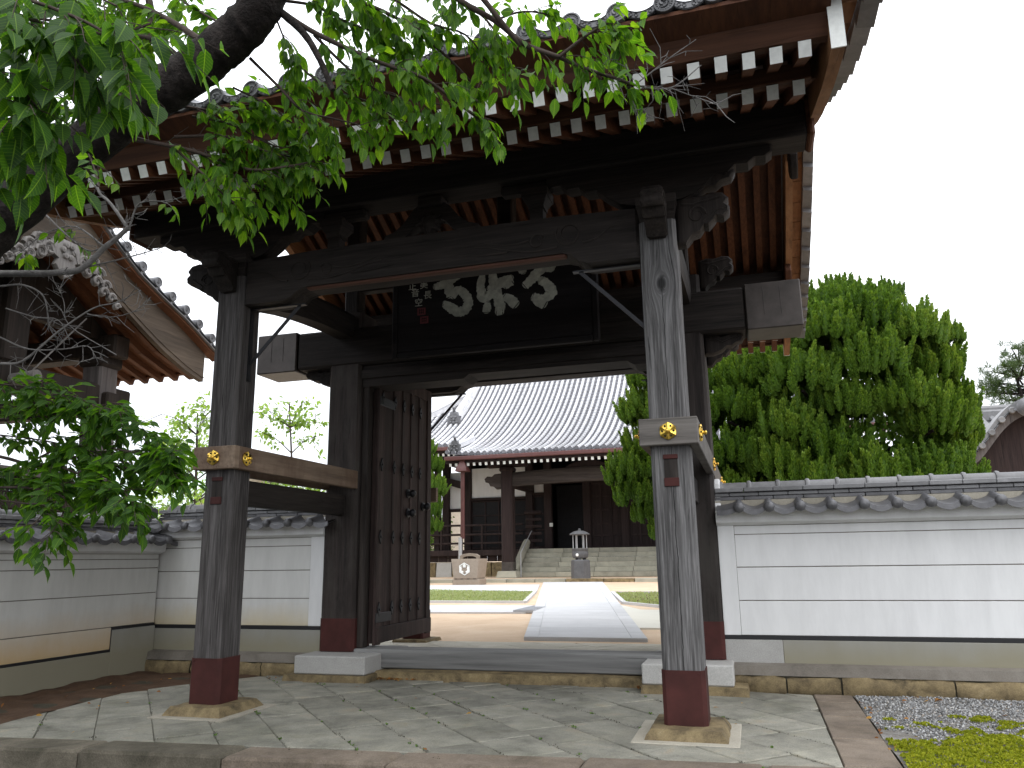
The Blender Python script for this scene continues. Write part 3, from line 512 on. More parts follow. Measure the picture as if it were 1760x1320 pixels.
# bed under the paved forecourt, with the stones laid on it
def kerb_y(x, off): return -1.42 + .088 * (x + 3.2) + off
bed = MB(); bed.add([(x, y, z) for z in (-.3, -.022) for (x, y) in ((-4.4, kerb_y(-4.4, .2)), (8, kerb_y(3.5, .2)), (8, 2.55), (-4.4, 2.55))], [(3, 2, 1, 0), (4, 5, 6, 7), (0, 1, 5, 4), (1, 2, 6, 5), (2, 3, 7, 6), (3, 0, 4, 7)])
paving = put(bed, 'paving', M['joint'], kind='structure')
region = [(-3.42, kerb_y(-3.42, .31)), (3.03, kerb_y(3.03, .31)), (3.03, 2.08), (2.35, 2.2), (-2.6, 2.2), (-2.95, 2.16), (-3.66, .84)]
holes = [(-2.03, .0, .36), (2.05, .0, .36)]
u = Vector((.672, -.740)); v = Vector((.740, .672)); a_, b_ = .52, .415; k = 0
for i in range(-16, 17):
    off = random.choice((0, 0, .5)) * a_ + random.uniform(-.05, .05)
    for j in range(-16, 17):
        o = u * (j * a_ + off) + v * (i * b_ + .17); w2 = random.uniform(-.012, .012)
        p = [o, o + u * a_, o + u * (a_ + w2) + v * b_, o + v * b_ + u * w2]
        p = clip_to([(q.x, q.y) for q in p], region)
        if len(p) < 3 or area(p) < .008: continue
        put(slab(p, -.06, random.uniform(-.007, .006), .0025, .009, .014), 'paving_stone', M['pave'], paving)
# border of long brown stones on the right
y = kerb_y(3.2, .31)
while y < 2.05:
    l = random.uniform(.62, .85); y1 = min(y + l, 2.1)
    put(slab([(3.035, y), (3.375, y), (3.375 + random.uniform(-.01, .01), y1), (3.035, y1)], -.06, .004, .005, .014, .006), 'paving_stone', M['border'], paving); y = y1
# kerb along the road
x = -4.4
while x < 4.2:
    l = random.uniform(1.0, 1.25); x1 = x + l
    p = [(x, kerb_y(x, 0)), (x1, kerb_y(x1, 0)), (x1, kerb_y(x1, .30)), (x, kerb_y(x, .30))]
    put(slab(p, -.3, .003 + random.uniform(-.004, .004), .006, .03, .004), 'kerb_stone', M['kerb'] if x < -1.2 else M['border'], paving); x = x1
# grit and small weeds that gather in the joints
n = 2600; jx = rng.uniform(-3.4, 3.0, n); jy = rng.uniform(-1, 2.1, n); sa = jx * .740 + jy * .672 - .17; sa = (np.round(sa / .415) * .415 + .17); ta = jx * .672 - jy * .740
jp = np.c_[ta * .672 + sa * .740, -ta * .740 + sa * .672, np.full(n, .001)] + np.c_[rng.normal(0, .012, (n, 2)), np.zeros(n)]
kp = (vnoise(jp[:, 0], jp[:, 1], 2.6, 8) > .45) & (jp[:, 0] > -3.3) & (jp[:, 0] < 3.0) & (jp[:, 1] > -.95) & (jp[:, 1] < 2.1); jp = jp[kp]; n = len(jp)
vv, ff = scatter(jp, rng.normal(size=(n, 3)), np.array([0, 0, 1.]), rng.uniform(.002, .007, n), rng.uniform(0, 6, n), OCT * np.array([1, .75, .6]), OF)
link('grit', npmesh('grit', vv, ff, M['joint']), kind='stuff')
wp = np.repeat(jp[rng.random(n) < .035], 9, 0); n = len(wp); vv, ff = scatter(wp + rng.normal(0, .006, (n, 3)) * np.array((1, 1, 0)), np.c_[rng.normal(0, .6, (n, 2)), np.ones(n)], np.array([1., 0, 0]), rng.uniform(.008, .022, n), rng.uniform(0, 6, n), SPRIGV * np.array([1.1, 1, 1]), SPRIGF)
link('weeds', npmesh('weeds', vv, ff, M['shrub'], rng.uniform(0, 1, n)), kind='stuff')
# bare earth between the walls and the paving on the left
m = MB(); rows = []
for yy in np.linspace(-1.12, 2.2, 26):
    xr = np.interp(yy, [-1.1, .84, 2.2], [-3.44, -3.68, -2.93]); rows.append([(x, yy, -.012 + .02 * math.sin(x * 7 + yy * 5) * math.sin(yy * 9) + (.03 if x < -4.4 else 0)) for x in np.linspace(-4.57, xr, 14)])
m.sheet(rows); put(m, 'dirt', M['dirt'], kind='structure')
# gravel corner on the right: soil, loose stones, cushions of moss
m = MB(); m.sheet([[(x, yy, -.010 + .012 * math.sin(x * 5) * math.sin(yy * 6)) for x in np.linspace(3.385, 8, 30)] for yy in np.linspace(-1.0, 2.21, 24)])
put(m, 'gravel_bed', M['gravelbed'], kind='structure')
def gz(x, y): return -.010 + .012 * np.sin(x * 5) * np.sin(y * 6)
n = 15000; gx = rng.uniform(3.39, 5.6, n); gy = rng.uniform(-.6, 2.18, n)
mossy = lambda x, y: vnoise(x, y, 1.9, 1) * .36 + vnoise(x, y, 6, 2) * .42 + vnoise(x, y, 16, 3) * .36 + np.clip((.55 - y) * .42, -.5, .20) + np.clip((x - 3.75) * .3, -.25, .06)
keep = (mossy(gx, gy) < .66) & (vnoise(gx, gy, 2.2, 9) + np.clip((gx - 3.6) * 1.5, -.6, .4) > .32); gx, gy = gx[keep], gy[keep]; n = len(gx)
dd = rng.normal(size=(n, 3)); vv, ff = scatter(np.c_[gx, gy, gz(gx, gy) + .004], dd, np.array([0, 0, 1.]), rng.uniform(.006, .016, n), rng.uniform(0, 6, n), OCT * np.array([1, .75, .8]), OF)
link('gravel', npmesh('gravel', vv, ff, M['gravel'], np.repeat(rng.beta(1.6, 1.6, n), len(OF))), kind='stuff')
n = 90000; gx = rng.uniform(3.40, 6.2, n); gy = rng.uniform(-.8, 1.3, n); mo = mossy(gx, gy); keep = mo > .62; gx, gy, mo = gx[keep], gy[keep], mo[keep]; n = len(gx)
hh = np.clip((mo - .6) * .16, 0, .03) * (.5 + vnoise(gx, gy, 22, 5))
dd = np.c_[rng.normal(0, .5, (n, 2)), rng.uniform(.5, 1, n)]
vv, ff = scatter(np.c_[gx, gy, gz(gx, gy) + hh], dd, np.array([1., 0, 0]), rng.uniform(.010, .022, n), rng.uniform(0, 6, n), SPRIGV * np.array([1.6, 1, 1]), SPRIGF)
link('moss', npmesh('moss', vv, ff, M['moss'], rng.uniform(0, 1, n)), kind='stuff')
# a few dry leaves by the sill, the stones and the gravel
pts = [(rng.uniform(-1.75, -1.0), 2.16 - abs(rng.normal(0, .04)), .018) for _ in range(70)] + [(rng.uniform(-2.9, -2.5), rng.uniform(1.9, 2.1), .015) for _ in range(5)] + [(rng.uniform(-4.3, -3.0), rng.uniform(-.6, 2.1), .02) for _ in range(22)] \
    + [(3.9 + rng.normal(0, .09), 1.95 + rng.normal(0, .05), .015) for _ in range(14)] + [(3.42 + rng.normal(0, .03), rng.uniform(-.5, 2), .01) for _ in range(16)] + [(rng.uniform(3.5, 5.2), rng.uniform(-.2, 1.9), .016) for _ in range(26)] + [(rng.uniform(-3, 2.6), rng.uniform(-.9, 1.9), .012) for _ in range(14)] + [(1.42, 2.1 + rng.normal(0, .05), .015) for _ in range(8)]
n = len(pts); dd = np.c_[rng.normal(size=(n, 2)), rng.normal(0, .15, n)]
vv, ff = scatter(np.array(pts), dd, np.array([0, 0, 1.]), rng.uniform(.025, .055, n), rng.normal(0, .4, n))
link('leaf_litter', npmesh('leaf_litter', vv, ff, M['litter'], np.repeat(rng.uniform(0, 1, n), len(LEAFF))), kind='stuff')

# ------------------------------------------------------------------ inner court: paths and lawns
def strip(name, pts, mat, dz, kind='structure', th=.05):
    m = MB(); n = len(pts); m.add([(x, y, zc(y) + dz) for x, y in pts] + [(x, y, zc(y) - th) for x, y in pts], [tuple(range(n))] + [(i, (i + 1) % n, n + (i + 1) % n, n + i) for i in range(n)])
    return put(m, name, M[mat], kind=kind)
# inner apron paving just behind the gate
ap = strip('inner_paving', [(-3.2, 2.52), (3.2, 2.52), (3.2, 4.72), (-3.2, 4.60)], 'joint', .004)
for i in range(-8, 9):
    for j in range(-8, 9):
        o = Vector((0, 3.6)) + u * (j * .52 + (i % 2) * .26) + v * (i * .415)
        p = clip_to([(q.x, q.y) for q in (o, o + u * .52, o + u * .52 + v * .415, o + v * .415)], [(-3.15, 2.8), (3.15, 2.8), (3.15, 4.68), (-3.15, 4.56)])
        if len(p) > 2 and area(p) > .01: put(slab(p, .1, zc(3.7) + .03, .003, .008, .008), 'paving_stone', M['apron'], ap)
pth = strip('path', [(-.56, 4.91), (1.16, 4.94), (-2.29, 20.6), (-4.35, 20.7)], 'conc', .045)
for k in range(24):                                      # slabs of the main path between two kerb lines
    t0, t1 = k / 24, (k + 1) / 24
    L0 = lambda t, s: (np.interp(s, [0, 1], [np.interp(t, [0, 1], [-.56, -4.35]), np.interp(t, [0, 1], [1.16, -2.29])]), 4.92 + t * 15.73)
    for s0, s1 in ((0, .12), (.12, .88), (.88, 1)):
        q = [L0(t0, s0), L0(t0, s1), L0(t1, s1), L0(t1, s0)]
        m = slab(q, 0, 0, .003, .004); m.v = [(x, y, zc(y) + (.035 if z < 0 or abs(z) < 1e-9 and i < 4 else .052 + z)) for i, (x, y, z) in enumerate(m.v)]
        put(m, 'paving_slab', M['conc'], pth)
strip('side_path', [(-14, 8.6), (-1.72, 9.09), (-2.01, 10.79), (-14, 10.6)], 'conc', .03)
strip('cross_path', [(-14, 17.2), (-3.25, 15.65), (-4.2, 19.6), (-14, 19.3)], 'conc', .028)
strip('beige_path', [(.62, 6.5), (8, 6.45), (8, 8.3), (.4, 9.9), (-.25, 11.2), (-.18, 9.2)], 'conc2', .026)
def lawn(pts, seed, n):
    P = np.array(pts); lo, hi = P.min(0), P.max(0); r2 = np.random.default_rng(seed)
    strip('lawn', pts, 'dirt', .012)
    # edging
    m = MB()
    for i in range(len(pts)):
        a, b = pts[i], pts[(i + 1) % len(pts)]; m.bar((*a, zc(a[1]) + .02), (*b, zc(b[1]) + .02), .10, .07)
    put(m, 'lawn_edging', M['conc'], kind='structure')
    q = r2.uniform(lo, hi, (n, 2)); ins = np.ones(n, bool)
    for i in range(len(pts)):
        a, b = P[i], P[(i + 1) % len(P)]; ins &= ((b[0] - a[0]) * (q[:, 1] - a[1]) - (b[1] - a[1]) * (q[:, 0] - a[0])) > .02
    ins &= np.mod(q[:, 0] * .75 + q[:, 1] * .66, .30) > .05          # turf grown in rows of cells
    q = q[ins]; n = len(q); d = np.c_[r2.normal(0, .35, (n, 2)), np.ones(n)]
    vv, ff = scatter(np.c_[q, zc(q[:, 1]) + .015], d, np.array([1., 0, 0]), r2.uniform(.03, .07, n), r2.uniform(0, 6, n), SPRIGV * np.array([.7, 1, 1]), SPRIGF)
    link('grass', npmesh('grass', vv, ff, M['grass'], r2.uniform(0, 1, n)), kind='stuff')
lawn([(-7, 11.9), (-2.5, 11.79), (-3.27, 15.55), (-8.5, 17.0)], 1, 26000)
lawn([(-.18, 11.6), (1.9, 9.4), (4.5, 15.2), (-1.05, 15.25)], 2, 16000)
m = MB(); m.box(-1.98, -1.55, 9.12, 10.76, zc(10), zc(10) + .05); 
for i in range(14): m.box(-1.95, -1.58, 9.18 + i * .11, 9.24 + i * .11, zc(10) + .05, zc(10) + .056)
put(m, 'drain_cover', M['steel'], kind='structure')

# ------------------------------------------------------------------ the gate
G = thing('temple_gate', 'large weathered timber roofed gate with white-ended rafters and an open dark door', 'gate', (0, 2.5, 0))
PX = 2.046; PY0, PYM, PY1 = .15, 2.5, 4.58
def G_(mb, name, mat, smooth=None, **k): return put(mb, name, mat, k.pop('parent', G), smooth, **k)
# plinths and pillars ------------------------------------------------
def rough(x0, x1, y0, y1, z0, z1, tap=.05, mat='sand', name='foundation_stone', par=None):
    m = MB(); nx, ny, nz = 7, 7, 4; pts = {}
    for i in range(nx):
        for j in range(ny):
            for k in range(nz):
                if i in (0, nx - 1) or j in (0, ny - 1) or k == nz - 1:
                    a, b, c = i / (nx - 1), j / (ny - 1), k / (nz - 1); t = tap * c
                    # round the arris
                    e = .008 if (k == nz - 1 and (i in (0, nx - 1) or j in (0, ny - 1))) else 0
                    p = (x0 + t + (x1 - x0 - 2 * t) * a + random.uniform(-.004, .004), y0 + t + (y1 - y0 - 2 * t) * b + random.uniform(-.004, .004), z0 + (z1 - z0) * c - e + random.uniform(-.004, .004) * (k > 0))
                    pts[(i, j, k)] = len(m.v); m.v.append(p)
    q = lambda *a: (m.f.append(tuple(pts[x] for x in a)), m.m.append(0))
    for i in range(nx - 1):
        for k in range(nz - 1):
            q((i, 0, k), (i + 1, 0, k), (i + 1, 0, k + 1), (i, 0, k + 1)); q((i, ny - 1, k), (i, ny - 1, k + 1), (i + 1, ny - 1, k + 1), (i + 1, ny - 1, k))
        for j in range(ny - 1): q((i, j, nz - 1), (i + 1, j, nz - 1), (i + 1, j + 1, nz - 1), (i, j + 1, nz - 1))
    for j in range(ny - 1):
        for k in range(nz - 1):
            q((0, j, k), (0, j, k + 1), (0, j + 1, k + 1), (0, j + 1, k)); q((nx - 1, j, k), (nx - 1, j + 1, k), (nx - 1, j + 1, k + 1), (nx - 1, j, k + 1))
    return put(m, name, M[mat], par or G, 30)
def sq(m, h, c, z0, z1, nz=1, wob=0):
    P = [(-h + c, -h), (h - c, -h), (h, -h + c), (h, h - c), (h - c, h), (-h + c, h), (-h, h - c), (-h, -h + c)]
    rows = [[(x + random.uniform(-wob, wob), y + random.uniform(-wob, wob), z0 + (z1 - z0) * k / nz) for x, y in P] for k in range(nz + 1)]
    vs = [p for r_ in rows for p in r_]; n = 8
    return m.add(vs, [(k * n + i, k * n + (i + 1) % n, (k + 1) * n + (i + 1) % n, (k + 1) * n + i) for k in range(nz) for i in range(n)] + [tuple(range(7, -1, -1)), tuple(nz * n + i for i in range(n))])
sl = MB(); sq(sl, .157, .03, .085, .462)
for sx in (-1, 1):
    for sy in (-1, 1): sl.box(sx * .11 - .006, sx * .11 + .006, sy * .157 - .004, sy * .157 + .004, .435, .447)
slm = sl.mesh('metal_sleeve', M['rust'])
for sx in (-1, 1):
    for py in (PY0, PY1):
        z0 = .085 if py < 1 else .20
        rough(sx * PX - .32, sx * PX + .33, py - .34, py + .36, -.05, z0, .08)
        mo = MB(); mo.box(sx * PX - .37, sx * PX + .37, py - .38, py + .41, -.05, .010, .004); G_(mo, 'mortar_bed', M['mortar'])
        p = MB(); sq(p, .150, .03, z0, 3.98, 14, .0012)
        mat = M['pillar'] if sx > 0 and py < 1 else M['pillarshade']
        po = link('pillar', p.mesh('pillar', mat), G, (sx * PX, py, 0))
        s_ = link('metal_sleeve', slm, po, (sx * PX, py, z0 - .085))
    z0 = .27
    rough(sx * 1.96 - .50, sx * 1.96 + .52, 1.84, 3.1, -.06, .075, .02)
    m = MB(); m.box(sx * 1.91 - .43, sx * 1.91 + .43, 1.90, 3.06, .072, .262, .012); G_(m, 'plinth_stone', M['granite'])
    p = MB(); sq(p, .215, .035, z0, 4.30, 10, .002)
    po = link('main_pillar', p.mesh('main_pillar', M['mainpillar']), G, (sx * PX, PYM, 0))
    m = MB(); sq(m, .222, .035, .268, .63); link('metal_sleeve', m.mesh('metal_sleeve', M['rust']), po, (sx * PX, PYM, 0))
# sill ---------------------------------------------------------------
m = MB(); m.box(-1.83, 1.83, 2.30, 2.62, .10, .300, .012); G_(m, 'sill', M['sillw'])
rough(-1.6, 1.45, 2.16, 2.66, -.05, .095, .01)
# tie beams with gilded fittings --------------------------------------
def rokuyo():
    m = MB(); n = 24; R0 = .068
    rad = lambda j: R0 * (1 - .10 * abs(math.sin(3 * 2 * math.pi * j / n)))
    rings = []
    for rr, zz, k in ((1, 0, 1), (1, .010, 1), (.78, .016, 1), (.42, .020, .5), (.30, .024, 0)):
        rings.append([(rad(j) * rr * math.cos(2 * math.pi * j / n + math.pi / 6), rad(j) * rr * math.sin(2 * math.pi * j / n + math.pi / 6), zz + (.006 * k if j % 4 == 0 else -.002 * k * (j % 4 == 2))) for j in range(n)])
    vs = [p for r_ in rings for p in r_]; m.add(vs, [(i * n + j, i * n + (j + 1) % n, (i + 1) * n + (j + 1) % n, (i + 1) * n + j) for i in range(4) for j in range(n)])
    m.lathe([(.022, .022), (.020, .030), (.013, .033), (.015, .040), (.017, .048), (.012, .056), (0, .059)], 12)
    m.cur = 1
    for k in range(6):
        a = math.pi / 6 + k * math.pi / 3 + math.pi / 6
        m.lathe([(.0075, .012), (.0075, .0225), (0, .0225)], 8, lambda p: (p[0] + .045 * math.cos(a), p[1] + .045 * math.sin(a), p[2]))
    return m.mesh('gold_fitting', [M['gold'], M['holeshade']], 35)
ROK = rokuyo()
for sx in (-1, 1):
    lab = 'pale brown stained tie beam' if sx < 0 else 'grey tie beam'
    side_mat = M['tie'] if sx < 0 else M['tiegrey2'] if 'tiegrey2' in M else M['tie']
    m = MB(); m.box(sx * PX - .224, sx * PX + .224, -.074, -.001, 2.107, 2.316, .006)
    f = G_(m, 'tie_beam', M['tiegrey'] if sx > 0 else M['tie'], label=lab)
    link('gold_fitting', ROK, f, (sx * PX, -.075, 2.210), (R(90), 0, 0))
    for s2 in (-1, 1):
        x0 = sx * PX + s2 * .224; x1 = sx * PX + s2 * .151; outer = (s2 == sx)
        y1 = 4.73 if outer else 2.284
        m = MB(); m.box(x0, x1, .001, y1, 2.107, 2.316, .006)
        b = G_(m, 'tie_beam', M['tiegrey' if (sx > 0 and outer) else 'tie'])
        for yy in ((.10, 2.35, 4.5) if outer else (.10,)):
            link('gold_fitting', ROK, b, (x0 + s2 * .001, yy, 2.210), (R(90), 0, R(90) if s2 > 0 else R(-90)))
    m = MB(); m.box(sx * PX - .224, sx * PX + .224, 4.731, 4.804, 2.107, 2.316, .006); f = G_(m, 'tie_beam', M['tie']); link('gold_fitting', ROK, f, (sx * PX, 4.805, 2.21), (R(-90), 0, 0))
    m = MB(); m.box(sx * PX - .058, sx * PX + .058, .03, 4.72, 1.80, 2.04, .008); G_(m, 'penetrating_beam', M['beamy'])
    # mortice with red wedges on the pillar front
    m = MB(); m.box(sx * PX - .052, sx * PX + .052, -.0035, .02, 1.86, 2.005); G_(m, 'mortice_plate', M['beamz'])
    for za, zb in ((1.795, 1.86), (2.005, 2.04)):
        m = MB(); m.box(sx * PX - .056, sx * PX + .056, -.012, .02, za, zb, .003); G_(m, 'wedge', M['rust'])
# kabuki (great cross beam) and lintel ---------------------------------
m = MB(); m.box(-2.72, 2.72, 2.27, 2.74, 3.62, 4.10, .03); G_(m, 'great_cross_beam', M['beamx'])
for sx in (-1, 1):
    m = MB(); m.box(sx * 2.721, sx * 3.29, 2.255, 2.755, 3.605, 4.115, .012)
    for k in (.16, .33): m.tube([(sx * (2.75 + k), 2.254, 3.75), (sx * (2.75 + k), 2.254, 4.06)], .003, 4)
    G_(m, 'copper_end_cap', M['copper'])
m = MB()
m.prism([(-1.83, 3.35), (-.52, 3.35), (-.44, 3.40), (1.42, 3.40), (1.50, 3.35), (1.83, 3.35), (1.83, 3.615), (-1.83, 3.615)], lambda a, b: (a, 2.34, b), lambda a, b: (a, 2.70, b)); G_(m, 'lintel', M['beamx'])
m = MB(); m.box(-1.83, 1.83, 2.31, 2.338, 3.45, 3.56, .005); G_(m, 'lintel_batten', M['beamx'])
# front and rear carved beams ------------------------------------------
def koryo(yc, front):
    poly = [(-1.9, 4.12), (-1.9, 3.68), (-1.50, 3.68), (-1.40, 3.705), (-1.33, 3.765), (-1.24, 3.79), (1.26, 3.80), (1.34, 3.775), (1.40, 3.715), (1.48, 3.68), (1.9, 3.68), (1.9, 4.12), (1.2, 4.145), (0, 4.155), (-1.2, 4.145)]
    m = MB(); m.prism(poly, lambda a, b: (a, yc - .14, b), lambda a, b: (a, yc + .14, b), .03)
    b = G_(m, 'carved_beam', M['beamx'])
    if front:
        s = MB(); s.box(-1.23, 1.27, yc - .118, yc - .055, 3.770, 3.812, .010); put(s, 'reddish_edge', M['reddish'], b)
        for sx in (-1, 1):                               # scroll carving standing proud
            m = MB()
            for cx, cz, r0, turns, a0 in ((1.30, 3.97, .115, 1.35, 2.6), (1.02, 3.93, .07, 1.1, .6)):
                m.tube([(sx * (cx + r0 * (1 - .55 * t / 20) * math.cos(a0 + turns * 2 * math.pi * t / 20)), yc - .142, cz + r0 * (1 - .55 * t / 20) * math.sin(a0 + turns * 2 * math.pi * t / 20)) for t in range(21)], [.010 * (1 - .6 * t / 20) for t in range(21)], 5)
            for pts in (((1.2, 3.86), (1.0, 3.845), (.8, 3.875), (.6, 3.93), (.45, 3.955)), ((.95, 3.95), (.8, 3.93), (.66, 3.95), (.5, 3.99)), ((1.42, 3.87), (1.55, 3.90), (1.66, 3.98), (1.78, 3.99)), ((.75, 3.87), (.55, 3.87), (.3, 3.9))):
                c = catmull([(sx * x, yc - .142, z) for x, z in pts], 4); m.tube(c, [.011 * (1 - .7 * i / len(c)) for i in range(len(c))], 5)
            put(m, 'scroll_carving', M['beamx'], b, 60)
koryo(PY0, True); koryo(PY1, False)
# carved nosings: beast heads beside and in front of each front pillar ---
HEAD = [(0, .02), (.0, .40), (.10, .43), (.20, .415), (.30, .44), (.385, .425), (.43, .375), (.40, .335), (.435, .30), (.43, .255), (.385, .22), (.33, .235), (.30, .19), (.26, .15), (.22, .16), (.18, .10), (.12, .085), (.07, .02)]
CLOUD = [(0, .0), (0, .24), (.14, .24), (.2, .20), (.27, .215), (.36, .25), (.44, .235), (.47, .18), (.44, .13), (.38, .12), (.33, .08), (.26, .085), (.2, .03), (.1, .0)]
def nosing(poly, org, d, th, sc=1.0, eye=True):
    d = Vector(d); side = d.cross(Vector((0, 0, 1)))
    o = Vector(org); T = lambda q: (lambda a, b: o + d * a * sc + Vector((0, 0, b * sc)) + side * q)
    m = MB(); m.prism(poly, T(-th / 2), T(th / 2), .022)
    for q in (-1, 1):
        f = T(q * (th / 2 + .001))
        if eye:
            m.tube([f(.17 + .075 * (1 - t / 26) * math.cos(t * .55), .25 + .075 * (1 - t / 26) * math.sin(t * .55)) for t in range(18)], [.012 * (1 - t / 24) for t in range(18)], 5)
            m.tube([f(a, b) for a, b in ((.22, .18), (.28, .22), (.34, .27), (.41, .28))], .010, 5); m.tube([f(a, b) for a, b in ((.05, .36), (.15, .345), (.28, .37), (.36, .38))], .010, 5)
        else: m.tube([f(a, b) for a, b in ((.03, .18), (.14, .17), (.22, .13), (.3, .16), (.37, .185), (.41, .16))], .011, 5)
    return G_(m, 'carved_nosing', M['beamz'], 50)
for sx in (-1, 1):
    nosing(HEAD, (sx * (PX + .15), PY0, 3.76), (sx, 0, 0), .17, 1.0)
    nosing(HEAD, (sx * PX, PY0 - .15, 3.80), (0, -1, 0), .17, .80)
    nosing(CLOUD, (sx * (PX + .11), PY0, 4.16), (sx, 0, 0), .14, 1.15, False)
    nosing(HEAD, (sx * (PX + .215), PYM - .1, 4.12), (sx, 0, 0), .17, .85)
    nosing(CLOUD, (sx * (PX + .215), PYM, 3.42), (sx, 0, 0), .16, .9, False)
    nosing(HEAD, (sx * (PX + .15), PY1, 3.76), (sx, 0, 0), .17, 1.0)
    # capital block, boat arm and bracket tongues under the purlin
    for py in (PY0, PY1):
        m = MB(); m.lathe([(.20, 3.98), (.205, 4.02), (.225, 4.10), (.235, 4.11), (.235, 4.20)], 4, lambda p: (sx * PX + (p[0] - p[1]) * .7071 * 1.0, py + (p[0] + p[1]) * .7071, p[2])); G_(m, 'capital_block', M['beamx'])
        arm = [(-.95, .40), (-.95, .335), (-.9, .30), (-.82, .305), (-.76, .255), (-.66, .26), (-.60, .20), (-.5, .20), (-.42, .12), (-.3, .03), (-.2, 0), (.2, 0), (.3, .03), (.42, .12), (.5, .20), (.60, .20), (.66, .26), (.76, .255), (.82, .305), (.9, .30), (.95, .335), (.95, .40)]
        m = MB(); m.prism(arm, lambda a, b: (sx * PX + a, py - .085, 4.17 + b * .93), lambda a, b: (sx * PX + a, py + .085, 4.17 + b * .93), .015); G_(m, 'bracket_arm', M['beamx'])
for cx in (-.68, .68) if False else (0.0,):
    frog = [(-.48, 0), (-.46, .07), (-.36, .10), (-.27, .17), (-.18, .29), (-.10, .34), (.10, .34), (.18, .29), (.27, .17), (.36, .10), (.46, .07), (.48, 0), (.30, 0), (.22, .06), (.12, .16), (.0, .19), (-.12, .16), (-.22, .06), (-.30, 0)]
    for py in (PY0, PY1):
        m = MB(); m.prism(frog, lambda a, b: (cx + a, py - .06, 4.15 + b), lambda a, b: (cx + a, py + .06, 4.15 + b)); m.box(-.12, .12, py - .11, py + .11, 4.44, 4.545, .015)
        m.lathe([(.11, 0), (.10, .03), (.06, .05), (0, .055)], 12, lambda p: (cx + p[0], py - .06 - p[2], 4.27 + p[1]))
        for a in range(8): m.tube([(cx + .06 * math.cos(a * .785), py - .1, 4.27 + .06 * math.sin(a * .785)), (cx + .15 * math.cos(a * .785), py - .075, 4.27 + .12 * math.sin(a * .785))], [.03, .008], 6)
        G_(m, 'frog_leg_strut', M['beamx'], 50)
for cx in (-1.0, 1.0):                                   # small struts with bearing blocks between beam and purlin
    m = MB(); m.box(cx - .06, cx + .06, .09, .21, 4.10, 4.30); m.lathe([(.10, 4.28), (.10, 4.31), (.155, 4.38), (.165, 4.38), (.165, 4.46)], 4, lambda p: (cx + (p[0] - p[1]) * .7071, .15 + (p[0] + p[1]) * .7071, p[2])); m.box(cx - .33, cx + .33, .09, .21, 4.455, 4.545, .02)
    G_(m, 'bearing_block', M['beamx'])
# purlins, cross beams, ridge timbers -----------------------------------
for py in (PY0, PY1):
    m = MB(); dz = .13 if py > 1 else 0; m.box(-3.27, 3.27, py - .15, py + .15, 4.545, 4.86 + dz, .012); pu = G_(m, 'purlin', M['beamx'])
    for sx in (-1, 1):
        m = MB(); m.box(sx * 3.271, sx * 3.33, py - .16, py + .16, 4.53, 4.875 + dz, .02); put(m, 'purlin_end_cap', M['soffit'], pu)
for sx in (-1, 1):
    sec = catmull([(0, .15, 3.86), (0, .9, 4.02), (0, 1.7, 4.10), (0, 2.5, 4.12), (0, 3.3, 4.10), (0, 4.1, 4.02), (0, 4.58, 3.86)], 3)
    m = MB(); rows = []
    for p in sec: rows.append([(sx * PX + a, p[1], p[2] + b) for a, b in ((-.10, -.15), (.10, -.15), (.12, -.08), (.12, .1), (.09, .15), (-.09, .15), (-.12, .1), (-.12, -.08), (-.10, -.15))])
    m.sheet(rows); G_(m, 'cross_beam', M['beamy'])
    m = MB(); m.box(sx * PX - .10, sx * PX + .10, 2.4, 2.6, 4.25, 5.95, .02); G_(m, 'ridge_post', M['beamz'])
m = MB(); m.box(-3.2, 3.2, 2.37, 2.63, 5.93, 6.2, .02); G_(m, 'ridge_beam', M['beamx'])
m = MB(); m.box(-PX, PX, 2.42, 2.58, 4.62, 4.86, .02); m.box(-.1, .1, 2.4, 2.6, 4.1, 5.94, .02); G_(m, 'upper_tie', M['beamx'])
# iron braces -------------------------------------------------------------
for sx in (-1, 1):
    for py, zt in ((PY0, 3.675), (PY1, 3.675)):
        m = MB(); s1 = 1 if py < 1 else -1
        m.bar((sx * 1.36, py, zt - .01), (sx * 1.895, py, zt - .56), .032, .012, (0, 1, 0)); m.box(sx * 1.30, sx * 1.9, py - .025, py + .025, zt - .014, zt - .002); m.box(sx * 1.893, sx * 1.881, py - .025, py + .025, zt - .72, zt - .01)
        G_(m, 'iron_brace', M['iron'])
# rafters -------------------------------------------------------------------
RX = [(-3.16 + 6.32 * k / 36) for k in range(37)]
SL = (4.93 - 4.44) / 1.0
def rz(y): return 4.445 + .50 * (y + .85)                      # centre line of the base rafters, front slope
def raf(y0, z0, y1, z1, w, h):
    m = MB(); d = Vector((0, y1 - y0, z1 - z0)); l = d.length; d.normalize(); up = Vector((0, -d.z, d.y))
    P = [Vector((sx * w / 2, y0, z0)) + up * sz * h / 2 for sx, sz in ((-1, -1), (1, -1), (1, 1), (-1, 1))]
    # plumb-cut end, kept slightly square so the white face looks outward
    Q = [p + d * l for p in P]
    m.add(P + Q, [(0, 1, 5, 4), (1, 2, 6, 5), (2, 3, 7, 6), (3, 0, 4, 7), (4, 5, 6, 7)])
    m.cur = 1; e = .004; P2 = [p - d * e for p in P]
    m.add(P + P2, [(0, 1, 5, 4), (1, 2, 6, 5), (2, 3, 7, 6), (3, 0, 4, 7), (7, 6, 5, 4)])
    return m.mesh('rafter', [M['rafter'], M['white']])
rb = raf(-.85, rz(-.85), 2.46, rz(2.46), .078, .10); rf = raf(-1.35, 4.404, -.60, 4.404 + .75 * .50, .078, .10)
